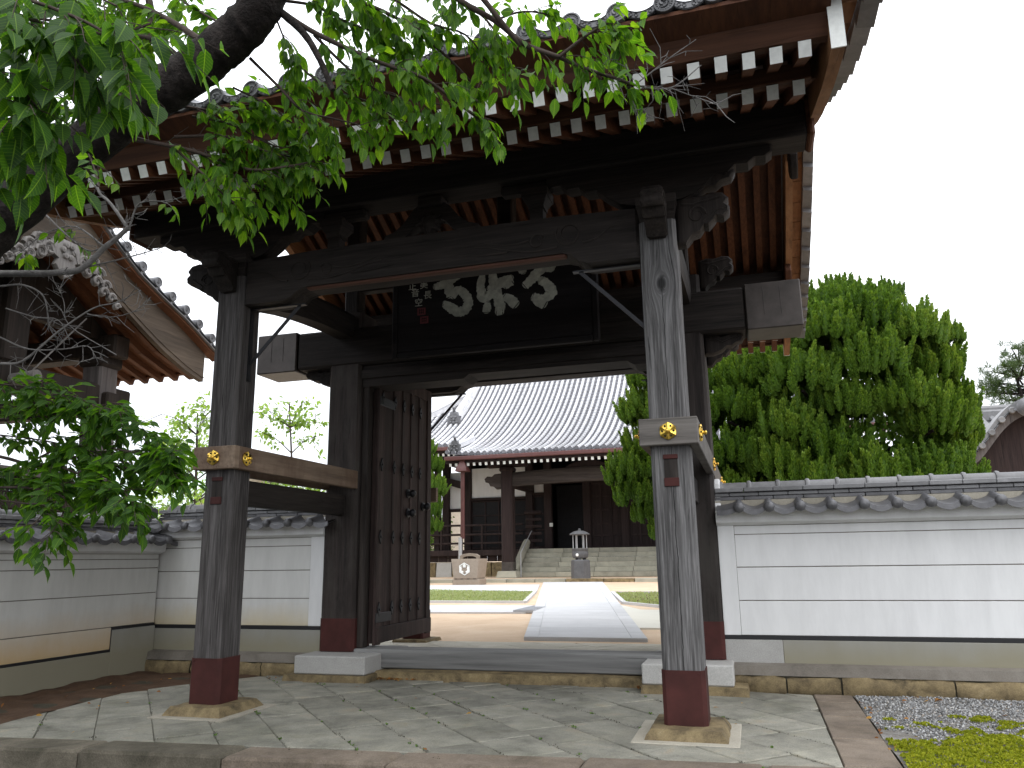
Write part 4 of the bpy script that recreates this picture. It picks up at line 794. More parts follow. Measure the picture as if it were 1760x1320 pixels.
for x in RX:
    for me, nmn in ((rb, 'rafter'), (rf, 'flying_rafter')):
        link(nmn, me, G, (x + random.uniform(-.005, .005), random.uniform(-.008, .008), random.uniform(-.004, .004)), (0, random.uniform(-.001, .001), random.uniform(-.0015, .0015))); link(nmn, me, G, (-x, 5.0, 0), (0, 0, math.pi))
def both(fn, name, mat, **k):
    for sgn in (0, 1):
        m = MB(); T = (lambda p: p) if sgn == 0 else (lambda p: (-p[0], 5.0 - p[1], p[2]))
        fn(m); m.v = [T(p) for p in m.v]; G_(m, name, mat, **k)
uf = lambda y: 4.404 + (y + 1.35) * .50
both(lambda m: m.box(-3.24, 3.24, -.875, -.79, rz(-.85) + .054, rz(-.85) + .185, .006), 'eave_batten', M['fascia'])          # kioi
both(lambda m: m.sheet([[(x, y, rz(y) + .062) for x in (-3.28, 3.28)] for y in (-.78, 2.5)]), 'sheathing_board', M['soffit'])
both(lambda m: m.sheet([[(x, y, uf(y) + .056) for x in (-3.28, 3.28)] for y in (-1.33, -.60)]), 'sheathing_board', M['soffit'])
both(lambda m: m.prism([(-1.37, 4.462), (-1.30, 4.462), (-1.27, 4.58), (-1.44, 4.585)], lambda a, b: (-3.30, a, b), lambda a, b: (3.30, a, b)), 'eave_fascia', M['fascia'])
both(lambda m: m.prism([(-1.44, 4.587), (-1.27, 4.583), (-1.25, 4.69), (-1.635, 4.655), (-1.635, 4.628)], lambda a, b: (-3.32, a, b), lambda a, b: (3.32, a, b)), 'eave_board', M['soffit'])
# gable barge boards, white cut ends ------------------------------------------
def zb(y): return float(np.interp(y, [-1.5, -.9, 0, 1.2, 2.5], [4.30, 4.405, 4.66, 5.16, 5.78]))
for sx in (-1, 1):
    for sgn in (0, 1):
        m = MB(); ysq = np.linspace(-1.46, 2.5, 13); T = (lambda y: y) if sgn == 0 else (lambda y: 5.0 - y)
        hh = lambda y: .43 + .03 * (y < -1.2)
        rows = [[(sx * xx, T(y), zb(y) + zz * hh(y)) for xx, zz in ((3.30, 0), (3.38, 0), (3.38, .95), (3.38, 1), (3.30, 1), (3.30, 0))] for y in ysq]
        m.sheet(rows); y = -1.46
        m.cur = 1; m.box(sx * 3.296, sx * 3.384, T(-1.468), T(-1.458), zb(-1.46) - .004, zb(-1.46) + .49)
        bb = G_(m, 'barge_board', [M['verge'], M['white']])
        for k in range(13):                      # short soffit boards under the verge tiles
            ya, yb = -1.5 + k * .307, -1.5 + (k + 1) * .307 - .014
            m = MB(); m.add([(sx * xx, T(y_), zb(y_) + .44 + dz) for dz in (0, .03) for (xx, y_) in ((3.381, ya), (3.525, ya), (3.525, yb), (3.381, yb))], [(0, 1, 2, 3), (4, 5, 6, 7), (0, 1, 5, 4), (1, 2, 6, 5), (2, 3, 7, 6), (3, 0, 4, 7)])
            put(m, 'verge_soffit_board', M['verge'], bb)
        # verge tiles stepping down the edge
        for k in range(13):
            ya = -1.66 + k * .318; yb = ya + .335; za, zb_ = zb(max(ya, -1.5)) + .40 + .02 - (.06 if ya < -1.5 else 0), zb(yb) + .40 - .035
            m = MB(); P = []
            for (y_, z_) in ((ya, za), (yb, zb_)): P += [(sx * 3.53, T(y_), z_ - .03), (sx * 3.64, T(y_), z_ - .05), (sx * 3.64, T(y_), z_ + .17), (sx * 3.53, T(y_), z_ + .17)]
            m.add(P, [(0, 1, 5, 4), (1, 2, 6, 5), (2, 3, 7, 6), (3, 0, 4, 7), (0, 1, 2, 3), (4, 5, 6, 7)])
            m.tube([(sx * 3.605, T(ya - .02), za + .16), (sx * 3.605, T(yb), zb_ + .16)], [.066, .060], 10)
            G_(m, 'verge_tile', M['tilelight'], 40)
    m = MB()                                              # carved pendant at the gable peak
    m.prism([(0, -.5), (.12, -.42), (.2, -.3), (.16, -.2), (.3, -.14), (.42, -.2), (.5, -.1), (.4, 0), (.2, .06), (-.2, .06), (-.4, 0), (-.5, -.1), (-.42, -.2), (-.3, -.14), (-.16, -.2), (-.2, -.3), (-.12, -.42)], lambda a, b: (sx * 3.32, 2.5 + a, 5.86 + b), lambda a, b: (sx * 3.40, 2.5 + a, 5.86 + b), .015); G_(m, 'gable_pendant', M['beamz'])
    for yc in (.55, 4.45):
        m = MB(); m.prism([(0, -.22), (.08, -.15), (.15, -.18), (.24, -.10), (.30, .05), (.24, .1), (-.24, .02), (-.28, -.08), (-.2, -.16), (-.12, -.12)], lambda a, b: (sx * 3.28, yc + a, zb(.55) + .08 + b), lambda a, b: (sx * 3.36, yc + a, zb(.55) + .08 + b), .012); G_(m, 'purlin_pendant', M['soffit'])
# roof tiles: disc-ended eave tiles with swirl crest, pans between, rows above --
def tomoe_tile():
    m = MB(); r0 = .070
    T = lambda p: (p[0], -p[2], p[1])
    m.lathe([(r0, -.30), (r0, .0), (r0 * .98, .010), (r0 * .82, .012), (r0 * .78, .002), (0, .002)], 20, T)
    for k in range(18):
        a = 2 * math.pi * k / 18; m.lathe([(.0052, .002), (.004, .0075), (0, .009)], 6, lambda p: T((p[0] + r0 * .68 * math.cos(a), p[1] + r0 * .68 * math.sin(a), p[2])))
    for k in range(3):
        a0 = k * 2.094; pts = []; rd = []
        for t in range(9):
            f = t / 8; a = a0 - f * 2.6; rr = r0 * (.20 + .34 * f); pts.append(T((rr * math.cos(a), rr * math.sin(a), .005))); rd.append(.0115 * (1 - f) ** .8 + .0015)
        m.tube(pts, rd, 6)
    return m.mesh('round_eave_tile', M['tile'], 45)
def pan_tile():
    m = MB(); rows = []; n = 11; xs = np.linspace(-.098, .098, n); dip = lambda x: -.040 + .040 * (x / .098) ** 2
    m.sheet([[(x, -.0, dip(x) - .030) for x in xs], [(x, .0, dip(x) + .028) for x in xs], [(x, .32, dip(x) + .20) for x in xs]]); m.sheet([[(x, -.0, dip(x) - .030) for x in xs], [(x, .014, dip(x) - .030) for x in xs], [(x, .03, dip(x) + .012) for x in xs], [(x, .32, dip(x) + .185) for x in xs]])
    for sg in (-1, 1):                                   # scroll pattern in the lip
        for c0 in (.03, .062):
            m.tube([(sg * (c0 + .012 * math.cos(t * .9)), -.003, dip(c0) + .0 + .014 * math.sin(t * .9)) for t in range(7)], .0035, 4)
    m.tube([(x, -.003, dip(x) - .024) for x in xs], .003, 4); m.tube([(x, -.003, dip(x) + .022) for x in xs], .003, 4)
    return m.mesh('pan_eave_tile', M['tile'], 40)
TM, PM = tomoe_tile(), pan_tile()
XT = [-.117 + .305 * k for k in range(-11, 12)]
zr = lambda y: float(np.interp(y, [-1.65, -1.0, 0, 1.2, 2.5], [4.70, 4.92, 5.33, 5.92, 6.62]))
row = MB(); yy = -1.6
for k in range(15):
    ya, yb = -1.62 + k * .275, -1.62 + (k + 1) * .275 + .02; row.tube([(0, ya, zr(ya) + .022), (0, yb, zr(yb) + .016)], [.066, .060], 8, False)
rowm = row.mesh('roof_tile_row', M['tile'], 40)
for k, x in enumerate(XT):
    for sgn in (0, 1):
        kw = dict(loc=(x, -1.65, 4.722)) if sgn == 0 else dict(loc=(-x, 6.65, 4.722), rot=(0, 0, math.pi))
        link('round_eave_tile', TM, G, **kw)
        kw = dict(loc=(x, 0, 0)) if sgn == 0 else dict(loc=(-x, 5.0, 0), rot=(0, 0, math.pi)); link('roof_tile_row', rowm, G, **kw)
        xp = x + .1525
        if abs(xp) < 3.45:
            kw = dict(loc=(xp, -1.645, 4.715)) if sgn == 0 else dict(loc=(-xp, 6.645, 4.715), rot=(0, 0, math.pi)); link('pan_eave_tile', PM, G, **kw)
both(lambda m: m.sheet([[(x, y, zr(y) - .02) for x in (-3.46, 3.46)] for y in (-1.6, -1.0, 0, 1.2, 2.5)]), 'roof_bedding', M['tile'])
m = MB(); m.box(-3.5, 3.5, 2.34, 2.66, 6.5, 6.95, .03); m.tube([(-3.55, 2.5, 6.98), (3.55, 2.5, 6.98)], .12, 12); G_(m, 'ridge', M['tile'])
# doors, folded back into the court ------------------------------------------
def door(sx, xo):
    m = MB(); y0, y1, z0, z1 = 2.48, 4.13, .315, 3.63
    d = MB(); d.box(xo - .03, xo + .03, y0 + .02, y1 - .02, z0 + .02, z1 - .02); D = G_(d, 'door', M['doorw'])
    f = xo - sx * .03; fo = lambda t: f - sx * t
    def pc(ya, yb, za, zb_, t, name, c=.006):
        m = MB(); m.box(f, fo(t), ya, yb, za, zb_, c); return put(m, name, M['doorw'], D)
    pc(y0, y0 + .16, z0, z1, .035, 'door_stile'); pc(y1 - .13, y1, z0, z1, .035, 'door_stile'); pc(y0 + .161, y1 - .131, z1 - .16, z1, .03, 'door_rail'); pc(y0 + .02, y1, z0 + .02, z0 + .2, .052, 'door_rail')
    n = 5; ya = y0 + .161; w = (y1 - .131 - ya) / n
    for k in range(n):
        pc(ya + k * w + .004, ya + (k + 1) * w - .004, z0 + .201, z1 - .161, .018 + random.uniform(-.003, .003), 'door_board', .005)
        if k: pc(ya + k * w - .022, ya + k * w + .022, z0 + .201, z1 - .161, .032, 'door_batten', .006)
    kn = MB(); kn.lathe([(.06, 0), (.06, .012), (.035, .02), (.032, .035), (.05, .06), (.052, .08), (.035, .105), (0, .115)], 16, lambda p: (-sx * p[2], p[0], p[1])); km = kn.mesh('door_knob', M['iron'], 40)
    dm = MB(); dm.prism([(0, -.085), (.045, 0), (0, .085), (-.045, 0)], lambda a, b: (0, a, b), lambda a, b: (-sx * .014, a, b), .006); dm.lathe([(.016, .012), (.012, .024), (0, .027)], 8, lambda p: (-sx * p[2], p[0], p[1])); dmm = dm.mesh('door_stud', M['iron'], 40)
    for y, z in ((3.36, 2.12), (3.85, 1.98), (3.36, 1.87)): link('door_knob', km, D, (fo(.03), y, z))
    for z in (3.25, 2.415, 1.55, .715):
        for k in range(5):
            y = ya + k * w + (0 if k else .0) + (w / 2 if False else 0) + (.0 if k else -.08); link('door_stud', dmm, D, (fo(.034), y + .0, z))
    for z in (3.2, .62):                                   # strap hinges
        m = MB(); m.box(fo(.036), fo(.045), y0, y0 + .42, z - .055, z + .055, .004); put(m, 'strap_hinge', M['iron'], D)
    return D
door(-1, -1.72); door(1, 1.76)
for sx in (-1, 1):
    m = MB(); m.box(sx * 1.74, sx * 1.83, 2.36, 2.47, .30, 3.6, .01); G_(m, 'door_jamb', M['beamz'])

# ------------------------------------------------------------------ the name plaque hanging from the great beam
PL = thing('name_plaque', 'black wooden name plaque with pale brushed characters hanging under the gate roof', 'sign', (0, 1.95, 4.2))
m = MB(); m.box(-1.17, 1.13, 1.915, 1.965, 3.62, 4.86, .01); put(m, 'plaque_board', M['plaque'], PL)
m = MB()
for a in ((-1.24, -1.171, 3.55, 4.93), (1.131, 1.20, 3.55, 4.93), (-1.17, 1.13, 3.55, 3.619), (-1.17, 1.13, 4.861, 4.93)): m.box(a[0], a[1], 1.905, 1.985, a[2], a[3], .012)
put(m, 'plaque_frame', M['plaque'], PL)
m = MB(); m.box(-.9, -.8, 1.97, 2.26, 4.0, 4.06); m.box(.75, .85, 1.97, 2.26, 4.0, 4.06); put(m, 'plaque_bracket', M['iron'], PL)
def brush(m, pts, yb, lift, rag=.10):
    c = catmull([(x, z, w) for x, z, w in pts], 7); n = len(c); L_, R_ = [], []
    for i in range(n):
        d = c[min(i + 1, n - 1)][:2] - c[max(i - 1, 0)][:2]; d = d / (np.linalg.norm(d) + 1e-9); nn = np.array((-d[1], d[0])); w = max(.004, c[i][2] * 1.28)
        L_.append(c[i][:2] + nn * w * (1 + random.uniform(-rag, rag))); R_.append(c[i][:2] - nn * w * (1 + random.uniform(-rag, rag)))
    def cap(p, d, w):                                     # blunt rounded ends
        return [p + d * w * .5 * math.cos(a) + np.array((-d[1], d[0])) * w * math.sin(a) for a in (1.2, .3, -.5, -1.1)]
    d0 = c[0][:2] - c[1][:2]; d0 /= np.linalg.norm(d0) + 1e-9; d1 = c[-1][:2] - c[-2][:2]; d1 /= np.linalg.norm(d1) + 1e-9
    y = yb - lift
    # strip with raised rounded section
    vs = []; fs = []
    for i in range(n): vs += [(L_[i][0], y, L_[i][1]), ((L_[i][0] * .8 + R_[i][0] * .2), y, (L_[i][1] * .8 + R_[i][1] * .2)), ((L_[i][0] * .2 + R_[i][0] * .8), y, (L_[i][1] * .2 + R_[i][1] * .8)), (R_[i][0], y, R_[i][1])]
    for i in range(n - 1):
        for k in range(3): fs.append((i * 4 + k, i * 4 + k + 1, i * 4 + k + 5, i * 4 + k + 4))
    m.add(vs, fs)
    for p, d, w in ((c[0], d0, c[0][2]), (c[-1], d1, c[-1][2])):
        q = cap(p[:2], d, max(.004, w * 1.15)); m.add([(a[0], y - .0002, a[1]) for a in q] , [(0, 1, 2, 3)])
for i, st in enumerate(CAL):
    m = MB(); brush(m, st, 1.9145 - .0004 * i, .0012, .16); put(m, 'brush_stroke', M['glyph'], PL)
for ch, x, z in SMALL:
    cu = bpy.data.curves.new('small_character', 'FONT'); cu.body = ch; cu.size = .105; cu.align_x = 'CENTER'; cu.align_y = 'CENTER'; cu.extrude = .002
    tmp = bpy.data.objects.new('tmp', cu); COL.objects.link(tmp); me = bpy.data.meshes.new_from_object(tmp.evaluated_get(bpy.context.evaluated_depsgraph_get())); bpy.data.objects.remove(tmp)
    me.materials.clear(); me.materials.append(M['glyph']); link('small_character', me, PL, (x, 1.911, z), (R(90), 0, 0))
for x, z in SEALS:
    m = MB(); m.box(x - .05, x + .05, 1.908, 1.9145, z - .042, z + .042)
    m.cur = 1
    for k in range(3): m.box(x - .03 + k * .025, x - .022 + k * .025, 1.906, 1.9085, z - .03, z + .03)
    for k in range(2): m.box(x - .03, x + .03, 1.9062, 1.9083, z - .018 + k * .03, z - .011 + k * .03)
    put(m, 'red_seal', [M['seal'], M['plaque']], PL)

# ------------------------------------------------------------------ roofed plaster walls
def s_tile(P):
    """one eave tile of the wall coping: roll on one side, dished pan, deep front lip and a round knob; local x along the wall, -y outward"""
    m = MB(); xs = [0, .012, .03, .05, .07, .09] + list(np.linspace(.115, P, 9))
    def h(x): return .046 * math.sin(math.pi * max(0, min(1, x / .098))) if x < .098 else -.030 * math.sin(math.pi * (x - .098) / (P - .098))
    fr = [(x, -.25, h(x)) for x in xs]; bk = [(x, .03, h(x) + .060) for x in xs]
    lip = [(x, -.256, h(x) - .050) for x in xs]; li2 = [(x, -.235, h(x) - .050) for x in xs]; und = [(x, -.225, h(x) - .018) for x in xs]; ub = [(x, .03, h(x) + .040) for x in xs]
    m.sheet([bk, fr, lip, li2, und, ub])
    m.lathe([(.052, -.02), (.054, .0), (.047, .022), (.028, .034), (0, .038)], 12, lambda p: (.049 + p[0], -.252 - p[2], -.004 + p[1]))
    return m.mesh('eave_tile', M['tile'], 50)
def cover_tile(P):
    m = MB(); m.lathe([(.066, 0), (.066, P - .003)], 10, lambda p: (p[2], p[0], p[1]), 0, math.pi)
    m.lathe([(.068, -.022), (.080, -.018), (.085, 0), (.080, .018), (.068, .022)], 10, lambda p: (p[2] + .012, p[0], p[1]), 0, math.pi)
    return m.mesh('ridge_cover_tile', M['tilelight'], 50)
TP = .29
STM, CTM = s_tile(TP), cover_tile(TP)
def wall(name, label, O, sdir, n, Ln, dz, pm, base_z, grooves, band, post, group=None, low=None, stone=True, tile0=0.0):
    """O = near end of the face line; s runs along sdir (a 0 / 90 degree turn), n points out"""
    ang = math.atan2(sdir[1], sdir[0]); O = Vector((*O, 0)); sd = Vector((*sdir, 0)); nd = Vector((*n, 0))
    T = lambda p: O + sd * p[0] - nd * p[1] + Vector((0, 0, p[2]))      # local: x along, +y inward
    W_ = thing(name, label, 'wall', O, group)
    def bx(nm_, mat, a, c=.004, T_=T, par=W_, **k): m = MB(); m.box(*a, c, T_); return put(m, nm_, mat, par, **k)
    g0, g1, g2, tz = grooves
    b0, b1 = band
    bx('wall_core', M['ledge'], (0, Ln, .012, .50, b0, tz + .1), 0)
    xa, xb = (post[0], post[1])
    for za, zb in ((b1, g0), (g0, g1), (g1, g2), (g2, tz)):
        bx('wall_panel', pm, (xa, xb, 0 if zb < tz else .008, .011, za + .0045, zb - .0045), .0025)
    if post[2]: 
        pa = (0, xa) if post[2] == 'a' else (xb, Ln)
        bx('wall_post', M['plaster'], (pa[0] + .003, pa[1] - .003, -.015, .011, b1 + .003, tz), .004)
    # flared cornice
    m = MB(); m.prism([(-.012, tz + .001), (.2, tz + .001), (.2, tz + .13), (-.10, tz + .13), (-.085, tz + .03)], lambda a, b: T((0, a, b)), lambda a, b: T((Ln, a, b))); put(m, 'cornice', M['plaster'], W_)
    if low is None:
        bx('black_band', M['black'], (0, Ln, -.012, .02, b0, b1), .002)
        bx('skirting', M['basegrey'], (.551 if tile0 > .05 else 0, Ln, -.02, .3, base_z, b0 - .001), .004)
        if tile0 > .05: bx('skirting', M['granite'], (0, .549, -.022, .3, base_z, b0 - .001), .004, label='paler patched length of cement skirting')
    else: low(T, W_, bx)
    # foundation
    if stone:
        m = MB(); m.prism([(-.135, base_z - .10), (.3, base_z - .10), (.3, base_z + .004), (-.025, base_z + .004), (-.12, base_z - .012)], lambda a, b: T((0.03, a, b)), lambda a, b: T((Ln, a, b))); put(m, 'ledge', M['ledge'], W_)
        x = .03
        while x < Ln - .05:
            l = random.uniform(.45, 1.0); l = min(l, Ln - x)
            m = MB(); nx = max(3, int(l / .1)); rows = []
            for k in range(5):
                rows.append([T((x + l * (i / nx) + (.008 if i == 0 else -.008 if i == nx else 0), -.145 - random.uniform(0, .03) + (.03 if k in (0, 4) else 0) + (.02 if i in (0, nx) else 0), -.05 + (base_z - .10 + .05) * k / 4 + (random.uniform(-.02, .005) if k == 4 else 0))) for i in range(nx + 1)])
            rows.append([T((x + l * i / nx, .1, base_z - .115)) for i in range(nx + 1)])
            m.sheet(rows); put(m, 'foundation_stone', M['sand'], W_, 60); x += l
        bx('stone_backing', M['joint'], (0.03, Ln, -.118, .2, -.06, base_z - .104), 0)
    # coping: eave tiles, bed of mortar, two or three courses of flat ridge tiles, half-round covers
    z0 = tz + .172
    q = int(Ln / TP) + 1
    for k in range(q):
        s = tile0 + k * TP
        if s + TP > Ln + .2: break
        p = T((s, .02, z0)); link('eave_tile', STM, W_, p, (0, 0, ang), (1, 1, 1))
    if tile0 > .05:                                       # cut pan that closes the row at the gate
        xs_ = np.linspace(.02, tile0 + .02, 7); hh = lambda x: -.030 * math.sin(math.pi * (.35 + .65 * (x - .02) / tile0)); m = MB()
        m.sheet([[T((x, .03 + .02, z0 + hh(x) + .085)) for x in xs_], [T((x, -.23, z0 + hh(x))) for x in xs_], [T((x, -.236, z0 + hh(x) - .05)) for x in xs_], [T((x, -.2, z0 + hh(x) - .03)) for x in xs_]])
        put(m, 'eave_tile', M['tile'], W_, 50)
    bx('coping_bed', M['plaster'], (0, Ln, -.12, .62, tz + .131, tz + .15), 0)
    bx('coping_mortar', M['mortar'], (0, Ln, .02, .48, tz + .15, z0 + .085), 0)
    zz = z0 + .085; off = .145
    for r_ in range(3):
        s = -off * (r_ % 2); dep = .035 + .018 * (2 - r_) * -1 + .03
        while s < Ln:
            a, b = max(0, s), min(Ln, s + TP)
            if b - a > .03: bx('ridge_tile', M['tile' if r_ == 0 else 'tilelight'], (a + .002, b - .002, .045 + .014 * r_ - (.045 if r_ == 2 else 0) + random.uniform(-.003, .003), .44, zz + .002, zz + .0385 + (.008 if r_ == 2 else 0)), .005)
            s += TP
        zz += .042
    zz += .008
    for k in range(int(Ln / TP) + 1):
        s = k * TP + .05
        if s + TP > Ln + .25: break
        link('ridge_cover_tile', CTM, W_, T((s, .24, zz)), (0, 0, ang))
    m = MB(); m.lathe([(.062, 0), (.062, Ln)], 10, lambda p: T((p[2], .24 + p[0], zz - .001 + p[1])), 0, math.pi); put(m, 'ridge_mortar', M['mortar'], W_)
    return W_, T, z0, zz
WR, T, z0, zz = wall('plaster_wall', 'white plaster wall with grey tile coping on sandstone footing, beside gravel and moss', (2.262, 2.35), (1, 0), (0, -1), 6.3, 0, M['plaster'], .24, (.83, 1.155, 1.48, 1.57), (.458, .496), (.17, 6.3, 'a'), 'white plaster walls flanking the gate', tile0=.185)
def plend(T, W_, s, z0, zz):
    m = MB(); m.prism([(-.03, z0 - .06), (.45, z0 - .06), (.45, zz), (.30, zz + .11), (.18, zz + .11), (.10, zz + .05), (.06, z0 + .1), (-.02, z0 + .03)], lambda a, b: T((s - .005, a, b)), lambda a, b: T((s + .055, a, b)), .012); put(m, 'plaster_end', M['plaster'], W_)
plend(T, WR, 0, z0, zz)
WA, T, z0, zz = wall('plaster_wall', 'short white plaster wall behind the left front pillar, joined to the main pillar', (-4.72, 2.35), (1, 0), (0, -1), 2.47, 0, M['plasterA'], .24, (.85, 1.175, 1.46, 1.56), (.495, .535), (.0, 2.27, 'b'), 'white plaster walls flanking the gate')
plend(T, WA, 2.415, z0, zz)
def lowB(T, W_, bx):
    # the black band steps down towards the road; below it bare cement, ochre-stained panel beside it
    bx('black_band', M['black'], (4.16, 4.82, -.012, .02, .530, .562), .002)
    bx('black_band', M['black'], (4.13, 4.16, -.012, .02, .288, .562), .002)
    bx('black_band', M['black'], (0, 4.13, -.012, .02, .288, .316), .002)
    bx('wall_panel', M['plasterB'], (0, 4.129, 0, .011, .317, .557), .003)
    bx('skirting', M['basegrey'], (0, 4.13, -.022, .3, -.04, .287), .004); bx('skirting', M['basegrey'], (4.131, 4.82, -.022, .3, -.04, .529), .004)
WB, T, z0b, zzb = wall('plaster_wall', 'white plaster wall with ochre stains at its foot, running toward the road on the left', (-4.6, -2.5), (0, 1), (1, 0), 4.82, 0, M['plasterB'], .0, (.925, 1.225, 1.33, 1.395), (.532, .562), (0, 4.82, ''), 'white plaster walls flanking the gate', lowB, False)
m = MB(); m.prism([(0, 0), (.10, .04), (.16, .14), (.12, .24), (.03, .27), (-.03, .2), (0, .12)], lambda a, b: (-4.60 - .06 + b * -.05, 2.10 - a * -1, z0 + .02 + b), lambda a, b: (-4.60 - .20 + b * -.05, 2.10 - a * -1, z0 + .02 + b), .015)
m.tube([(-4.78, 2.24, z0 + .17), (-4.66, 2.24, z0 + .17)], .07, 12); put(m, 'ridge_end_tile', M['tile'], WA, 45)

# ------------------------------------------------------------------ main hall across the yard
H = thing('main_hall', 'temple main hall with sweeping pale tiled roof and stone steps, seen through the gate', 'temple hall', (-3.4, 28, .5))
def H_(mb, name, mat, smooth=None, par=None, **k): return put(mb, name, M[mat] if isinstance(mat, str) else mat, par or H, smooth, **k)
def hb(name, mat, a, c=.01, par=None, **k): m = MB(); m.box(*a, c); return H_(m, name, mat, None, par, **k)
HY = [22.7, 24.0, 25.2, 26.5, 28.0, 29.5, 31.0, 33.0, 34.5]; HZ = [5.27, 5.62, 6.05, 6.62, 7.45, 8.48, 9.72, 11.7, 13.4]
hz = lambda y: float(np.interp(y, HY, HZ))
_c = catmull([(y, z, 0) for y, z in zip(HY, HZ)], 6); HYs = [p[0] for p in _c]; HZs = [p[1] for p in _c]
hz = lambda y: float(np.interp(y, HYs, HZs))
KL, KR = -8.75, 1.95                                   # step canopy
def ylim(x):                                            # front edge and top end of a roof row at x
    y0 = 22.72 if KL <= x <= KR else 25.2
    y1 = 34.4 if -10.95 <= x <= 4.15 else (30.0 - (-10.95 - x) * .95 if x < -10.95 else 30.0 - (x - 4.15) * .95)
    return y0, y1
sweep = lambda x: .10 * max(0, (KL + 1.6 - x) / 1.6) ** 2 if KL <= x < KL + 1.6 else 0
HP = .262
xs = [-15.0 + HP * k for k in range(int(23 / HP))]
edge = MB(); pans = MB()
for x in xs:
    y0, y1 = ylim(x)
    if y1 - y0 < .5: continue
    rows = MB(); y = y0; ys = []
    while y < y1: ys.append(y); y += .30
    ys.append(y1)
    for i in range(len(ys) - 1):
        a, b = ys[i], ys[i + 1] + .02
        lift = sweep(x) * max(0, 1 - (a - y0) / 2)
        rows.tube([(x, a, hz(a) + .055 + lift), (x, b, hz(b) + .045 + sweep(x) * max(0, 1 - (b - y0) / 2))], [.078, .070], 8, False)
    H_(rows, 'roof_tile_row', 'halltile', 40)
    e = MB(); e.lathe([(.085, 0), (.085, .03), (.06, .034), (.055, .026), (0, .026)], 12, lambda p: (x + p[0], y0 - p[2] + .02, hz(y0) + .055 + sweep(x) + p[1])); H_(e, 'round_eave_tile', 'hallpan', 40)
    xp = x + HP / 2
    y0, y1 = ylim(xp); y = y0
    while y < y1 - .05:                                # stepped pan tiles between the rows
        b = min(y + .235, y1); l0 = sweep(xp) * max(0, 1 - (y - y0) / 2)
        z0_, z1_ = hz(y) + l0, hz(b) + l0
        w = HP / 2
        pans.add([(xp - w, y, z0_ + .03), (xp, y, z0_ - .002), (xp + w, y, z0_ + .03), (xp - w, b, z1_ - .0), (xp, b, z1_ - .032), (xp + w, b, z1_ - .0), (xp - w, y, z0_ + .0), (xp, y, z0_ - .034), (xp + w, y, z0_ + .0)], [(0, 1, 4, 3), (1, 2, 5, 4), (6, 7, 1, 0), (7, 8, 2, 1)]); y = b
H_(pans, 'pan_tiles', 'hallpan', kind='stuff')
# underside of roof, eave trim with white rafter ends, maroon gutter
m = MB(); m.sheet([[(x, y, hz(y) - .10) for x in (KL, KR)] for y in np.linspace(22.75, 28, 8)]); m.sheet([[(x, y, hz(y) - .12) for x in (-14.6, 7.6)] for y in np.linspace(25.25, 29, 6)]); H_(m, 'soffit', 'hallwood')
for x0, x1, y0, zz_ in ((KL - .05, KR + .05, 22.72, hz(22.72)), (-14.8, KL - .1, 25.2, hz(25.2)), (KR + .1, 7.8, 25.2, hz(25.2))):
    m = MB(); m.box(x0, x1, y0 - .12, y0 + .04, zz_ - .20, zz_ - .045, .02); H_(m, 'gutter', 'hallred')
    m = MB(); m.box(x0, x1, y0 + .05, y0 + .25, zz_ - .30, zz_ - .12, .01); H_(m, 'eave_beam', 'hallwood')
    r1 = MB(); r1.box(-.05, .05, 0, 1.8, -.06, .06); r1.cur = 1; r1.box(-.05, .05, -.006, 0, -.06, .06); rm = r1.mesh('rafter', [M['hallwood'], M['white']])
    x = x0 + .2
    while x < x1: link('rafter', rm, H, (x, y0 + .10, zz_ - .36), (R(14), 0, 0)); x += .2478
# ridges: descending ridge with demon-face end tile, hip ridge, corner ornament
def ridge(pts, w, h, name):
    m = MB(); pts = [Vector(p) for p in pts]
    for i in range(3):
        rows = []
        for p in pts: rows.append([p + Vector((s * w * (1 - .15 * i), 0, h * (i + q) / 3)) for s, q in ((-.5, 0), (-.5, .92), (.5, .92), (.5, 0))])
        m.sheet(rows)
    m.tube([p + Vector((0, 0, h + .03)) for p in pts], w * .33, 8); return H_(m, name, 'halltile', 40)
def ogre(x, y, z, s, yaw=0):
    m = MB(); sh = [(0, 0), (.22, -.05), (.30, .05), (.26, .22), (.30, .34), (.20, .38), (.16, .52), (.08, .56), (0, .50), (-.08, .56), (-.16, .52), (-.20, .38), (-.30, .34), (-.26, .22), (-.30, .05), (-.22, -.05)]
    c, si = math.cos(yaw), math.sin(yaw); T = lambda q: (lambda a, b: (x + a * s * c - q * si, y + a * s * si + q * c, z + b * s))
    m.prism(sh, T(-.10), T(.08), .03)
    for a, b, r_ in ((-.1, .3, .055), (.1, .3, .055), (0, .2, .06), (-.13, .1, .06), (.13, .1, .06), (0, .07, .08)): m.lathe([(r_ * s, 0), (r_ * .8 * s, .05), (0, .075)], 8, lambda p: T(-.10 - p[2])(a + p[0] / s, b + p[1] / s))
    m.tube([T(.05)(0, .5), T(-.02)(0, .62), T(-.1)(0, .72)], [.06 * s, .06 * s, .07 * s], 8)
    return H_(m, 'ridge_end_tile', 'tile', 45)
for xk, s in ((-10.42, 1), (3.62, -1)):
    ridge([(xk, y, hz(y) + .06) for y in np.linspace(28.1, 34.4, 12)], .36, .34, 'descending_ridge'); ogre(xk, 28.0, hz(28) + .02, 1.15)
    ridge([(xk - s * .30 - s * t * 3.9, 30.2 - t * 4.4, hz(30.2 - t * 4.4) + .05) for t in np.linspace(0, 1, 8)], .3, .22, 'hip_ridge')
    for k in range(1): H_(MB().sheet([[(xk - s * .62 - s * dx, y, hz(y) + .02 - dx) for dx in (0, .5)] for y in np.linspace(30, 34.4, 8)]), 'gable_edge', 'hallpan')
